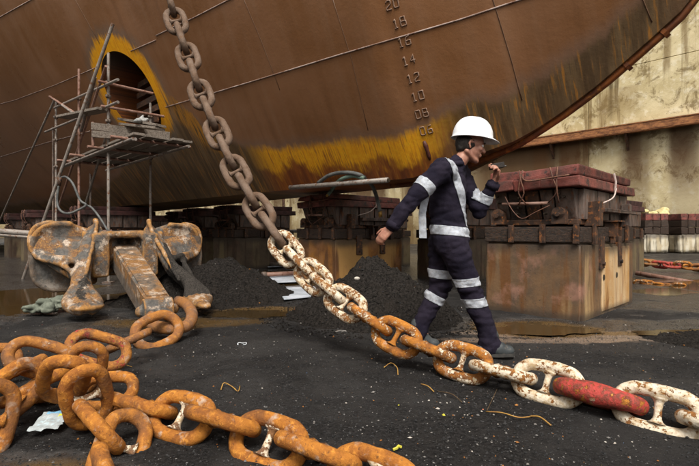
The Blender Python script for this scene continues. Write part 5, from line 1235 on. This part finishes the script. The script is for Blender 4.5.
# clods on the heaps
def on_heap(o_, n, name, label, cx, cy, rad, mx=.019):
    bvh = BVHTree.FromPolygons([v_.co+o_.location for v_ in o_.data.vertices], [tuple(p.vertices) for p in o_.data.polygons]); pts = []
    while len(pts) < n:
        a = random.random()*6.283; r_ = rad*math.sqrt(random.random()); x, y = cx+r_*math.cos(a), cy+r_*math.sin(a); h = bvh.ray_cast(Vector((x, y, 3)), Vector((0, 0, -1)))
        if h[0] is not None: pts.append((x, y, h[0].z))
        else: pts.append((x, y, ground_z(x, y)))
    it = iter(pts); q = scatter(n, lambda: next(it), 0.004, mx, name, [(gm, 97), (s1, 10), (s2, .8), (s4, .35), (s3, .12)]); setp(q, label, 'grit', None, 'stuff')
hp_ = [o for o in bpy.data.objects if o.name.startswith('grit_heap')]; hp_.sort(key=lambda o: o.name)
on_heap(hp_[0], 5200, 'loose_grit', 'loose lumps of grit lying on the steep heap', .27, 5.15, 1.25); on_heap(hp_[1], 5200, 'loose_grit', 'loose lumps of grit lying on the low wide heap', -1.84, 6.72, 1.35); on_heap(hp_[2], 1500, 'loose_grit', 'loose lumps of grit on the flat spread at the right', 3.45, 3.55, .95, .012)
# litter
def on_floor(px, py, dz=.004): p = G(px, py); p.z = ground_z(p.x, p.y)+dz; return p
pp = on_floor(52, 431, .02); paper = empty('torn_packet', tuple(pp), 'crumpled white, blue and yellow printed packet on the floor under the rusty chain', 'litter', None, R(18))
n = 12; vs = []
for j in range(n+1):
    for i in range(n+1):
        u, q = i/n-.5, j/n-.5; x = u*.130; y = q*.125; 
        if i == n: x += random.uniform(-.02, .004)
        z = .035*(q+.5)+.010*noise.noise(Vector((u*4, q*4, 2)))+.006*noise.noise(Vector((u*13, q*13, 5)))+.012; vs.append((x+.25*y, y, z))
def pm(name, cx): return simple(name, cx, tuple(c*.8 for c in cx), 20, .45, .2, .001)
pmats = [pm('packet_white', (.36, .39, .39)), pm('packet_blue', (.20, .42, .60)), pm('packet_yellow', (.70, .66, .05)), pm('packet_grey', (.42, .50, .52))]
me = mesh(vs, [(j*(n+1)+i, j*(n+1)+i+1, (j+1)*(n+1)+i+1, (j+1)*(n+1)+i) for j in range(n) for i in range(n)], 'packet')
for m_ in pmats: me.materials.append(m_)
mi = []
for j in range(n):
    for i in range(n): mi.append(1 if j >= n-2 and i > 1 else (2 if j in (n-4, n-3) and 6 < i < 9 else (3 if (j in (3, 5, 7) and 1 < i < 9 and (i+j) % 3) else 0)))
me.polygons.foreach_set('material_index', mi); link('packet_sheet', me, None, paper)
def straw(pts, label, r=.003, mt='straw'):
    P_ = [on_floor(*q) for q in pts]; 
    for i, p in enumerate(P_): p.z += .004+(.012 if 0 < i < len(P_)-1 else 0)
    b = B().tube(bezier(P_, 14), r, 5); o_ = b.world('straw', M[mt], None, True); setp(o_, label, 'straw'); return o_
M['straw'] = simple('dry_straw', (.42, .24, .05), (.28, .14, .04), 20, .7, .2, .001); M['straw_dark'] = simple('dark_twig', (.10, .06, .03), (.06, .04, .02), 20, .7, .2, .001)
straw([(486, 412), (502, 417), (518, 421), (530, 418)], 'bent orange straw below the yellowish chain link, left piece'); straw([(530, 417), (540, 421), (551, 427)], 'short orange straw to the right of the bent one', .004)
straw([(437, 392), (452, 398), (462, 403)], 'thin brown twig on the floor below the worker', .0025, 'straw_dark'); straw([(487, 411), (494, 400), (497, 391)], 'upright thin twig beside the bent orange straw', .002, 'straw_dark')
straw([(221, 392), (224, 387), (232, 390), (238, 395), (240, 387)], 'zigzag orange fibre above the rusty chain in the middle left', .003); straw([(119, 371), (124, 368), (120, 366), (132, 367)], 'curled orange fibre beside the red tinged rusty links', .0022)
straw([(384, 369), (391, 366), (397, 371), (398, 375)], 'small curled brown fibre below the orange link', .003); straw([(421, 386), (428, 390), (434, 393)], 'tiny orange stick right of the scuffed hollow', .003)
# white broken ring
pc = on_floor(242, 344, .008); pts = [pc+Vector((.035*math.cos(a), .035*math.sin(a), .004*math.sin(3*a))) for a in [R(-60+290*k/16) for k in range(17)]]
o = B().tube(pts, .004, 6).world('ring', simple('white_ring', (.6, .62, .63), (.4, .42, .43), 10), None, True); setp(o, 'broken pale ring lying alone on the black floor left of the middle', 'ring')
b = B(); q = on_floor(393, 455, .01); b.tube([q, q+Vector((.016, .006, .004)), q+Vector((.024, .02, .006)), q+Vector((.036, .022, 0))], .006, 6); o = b.world('scrap', s7, None); setp(o, 'bright yellow scrap near the bottom of the photo', 'scrap')
q = on_floor(341, 333, .006); b = B().tube([q+Vector((-.05, 0, 0)), q+Vector((0, .01, .01)), q+Vector((.045, .03, 0))], .006, 5); b.tube([q+Vector((.0, -.015, 0)), q+Vector((.03, .0, .008)), q+Vector((.05, .0, 0))], .004, 5); o = b.world('scrap', s2, None); setp(o, 'small grey scrap on the floor beneath the flaking white links', 'scrap')
# stone on the heap
b = B().ball(P(357, 278.5, 4.62), (.030, .022, .018), n=8, m=6); o = b.world('stone', s3, None); setp(o, 'pale stone on the front slope of the steep grit heap', 'stone')
# grey green rag by the left fluke
rb = B()
for i in range(26):
    t = random.random(); p = P(37+24*t, 299, 5.3)+Vector((0, random.uniform(-.2, .2), 0)); p.z = .03+.15*random.random()*(1-abs(t-.55)*1.3); rb.ball(p, (random.uniform(.05, .10), random.uniform(.05, .09), random.uniform(.025, .05)), n=10, m=8)
rg_me = remeshed(rb, .012, 3, 'rag_pile'); displace(rg_me, lambda p: .030*(abs(noise.noise(Vector((p.x*9, p.y*9, p.z*14))))*2-.5)+.010*noise.noise(p*30)); o = link('cloth_pile', rg_me, simple('grey_green_cloth', (.16, .17, .13), (.09, .10, .075), 12, .85, .5, .004), None, None, True); setp(o, 'crumpled grey green cloth beside the tip of the left anchor fluke', 'cloth')
for o in bpy.data.objects:
    if o.type == 'MESH' and o.parent is None and 'label' not in o and 'kind' not in o: print('UNTAGGED', o.name)
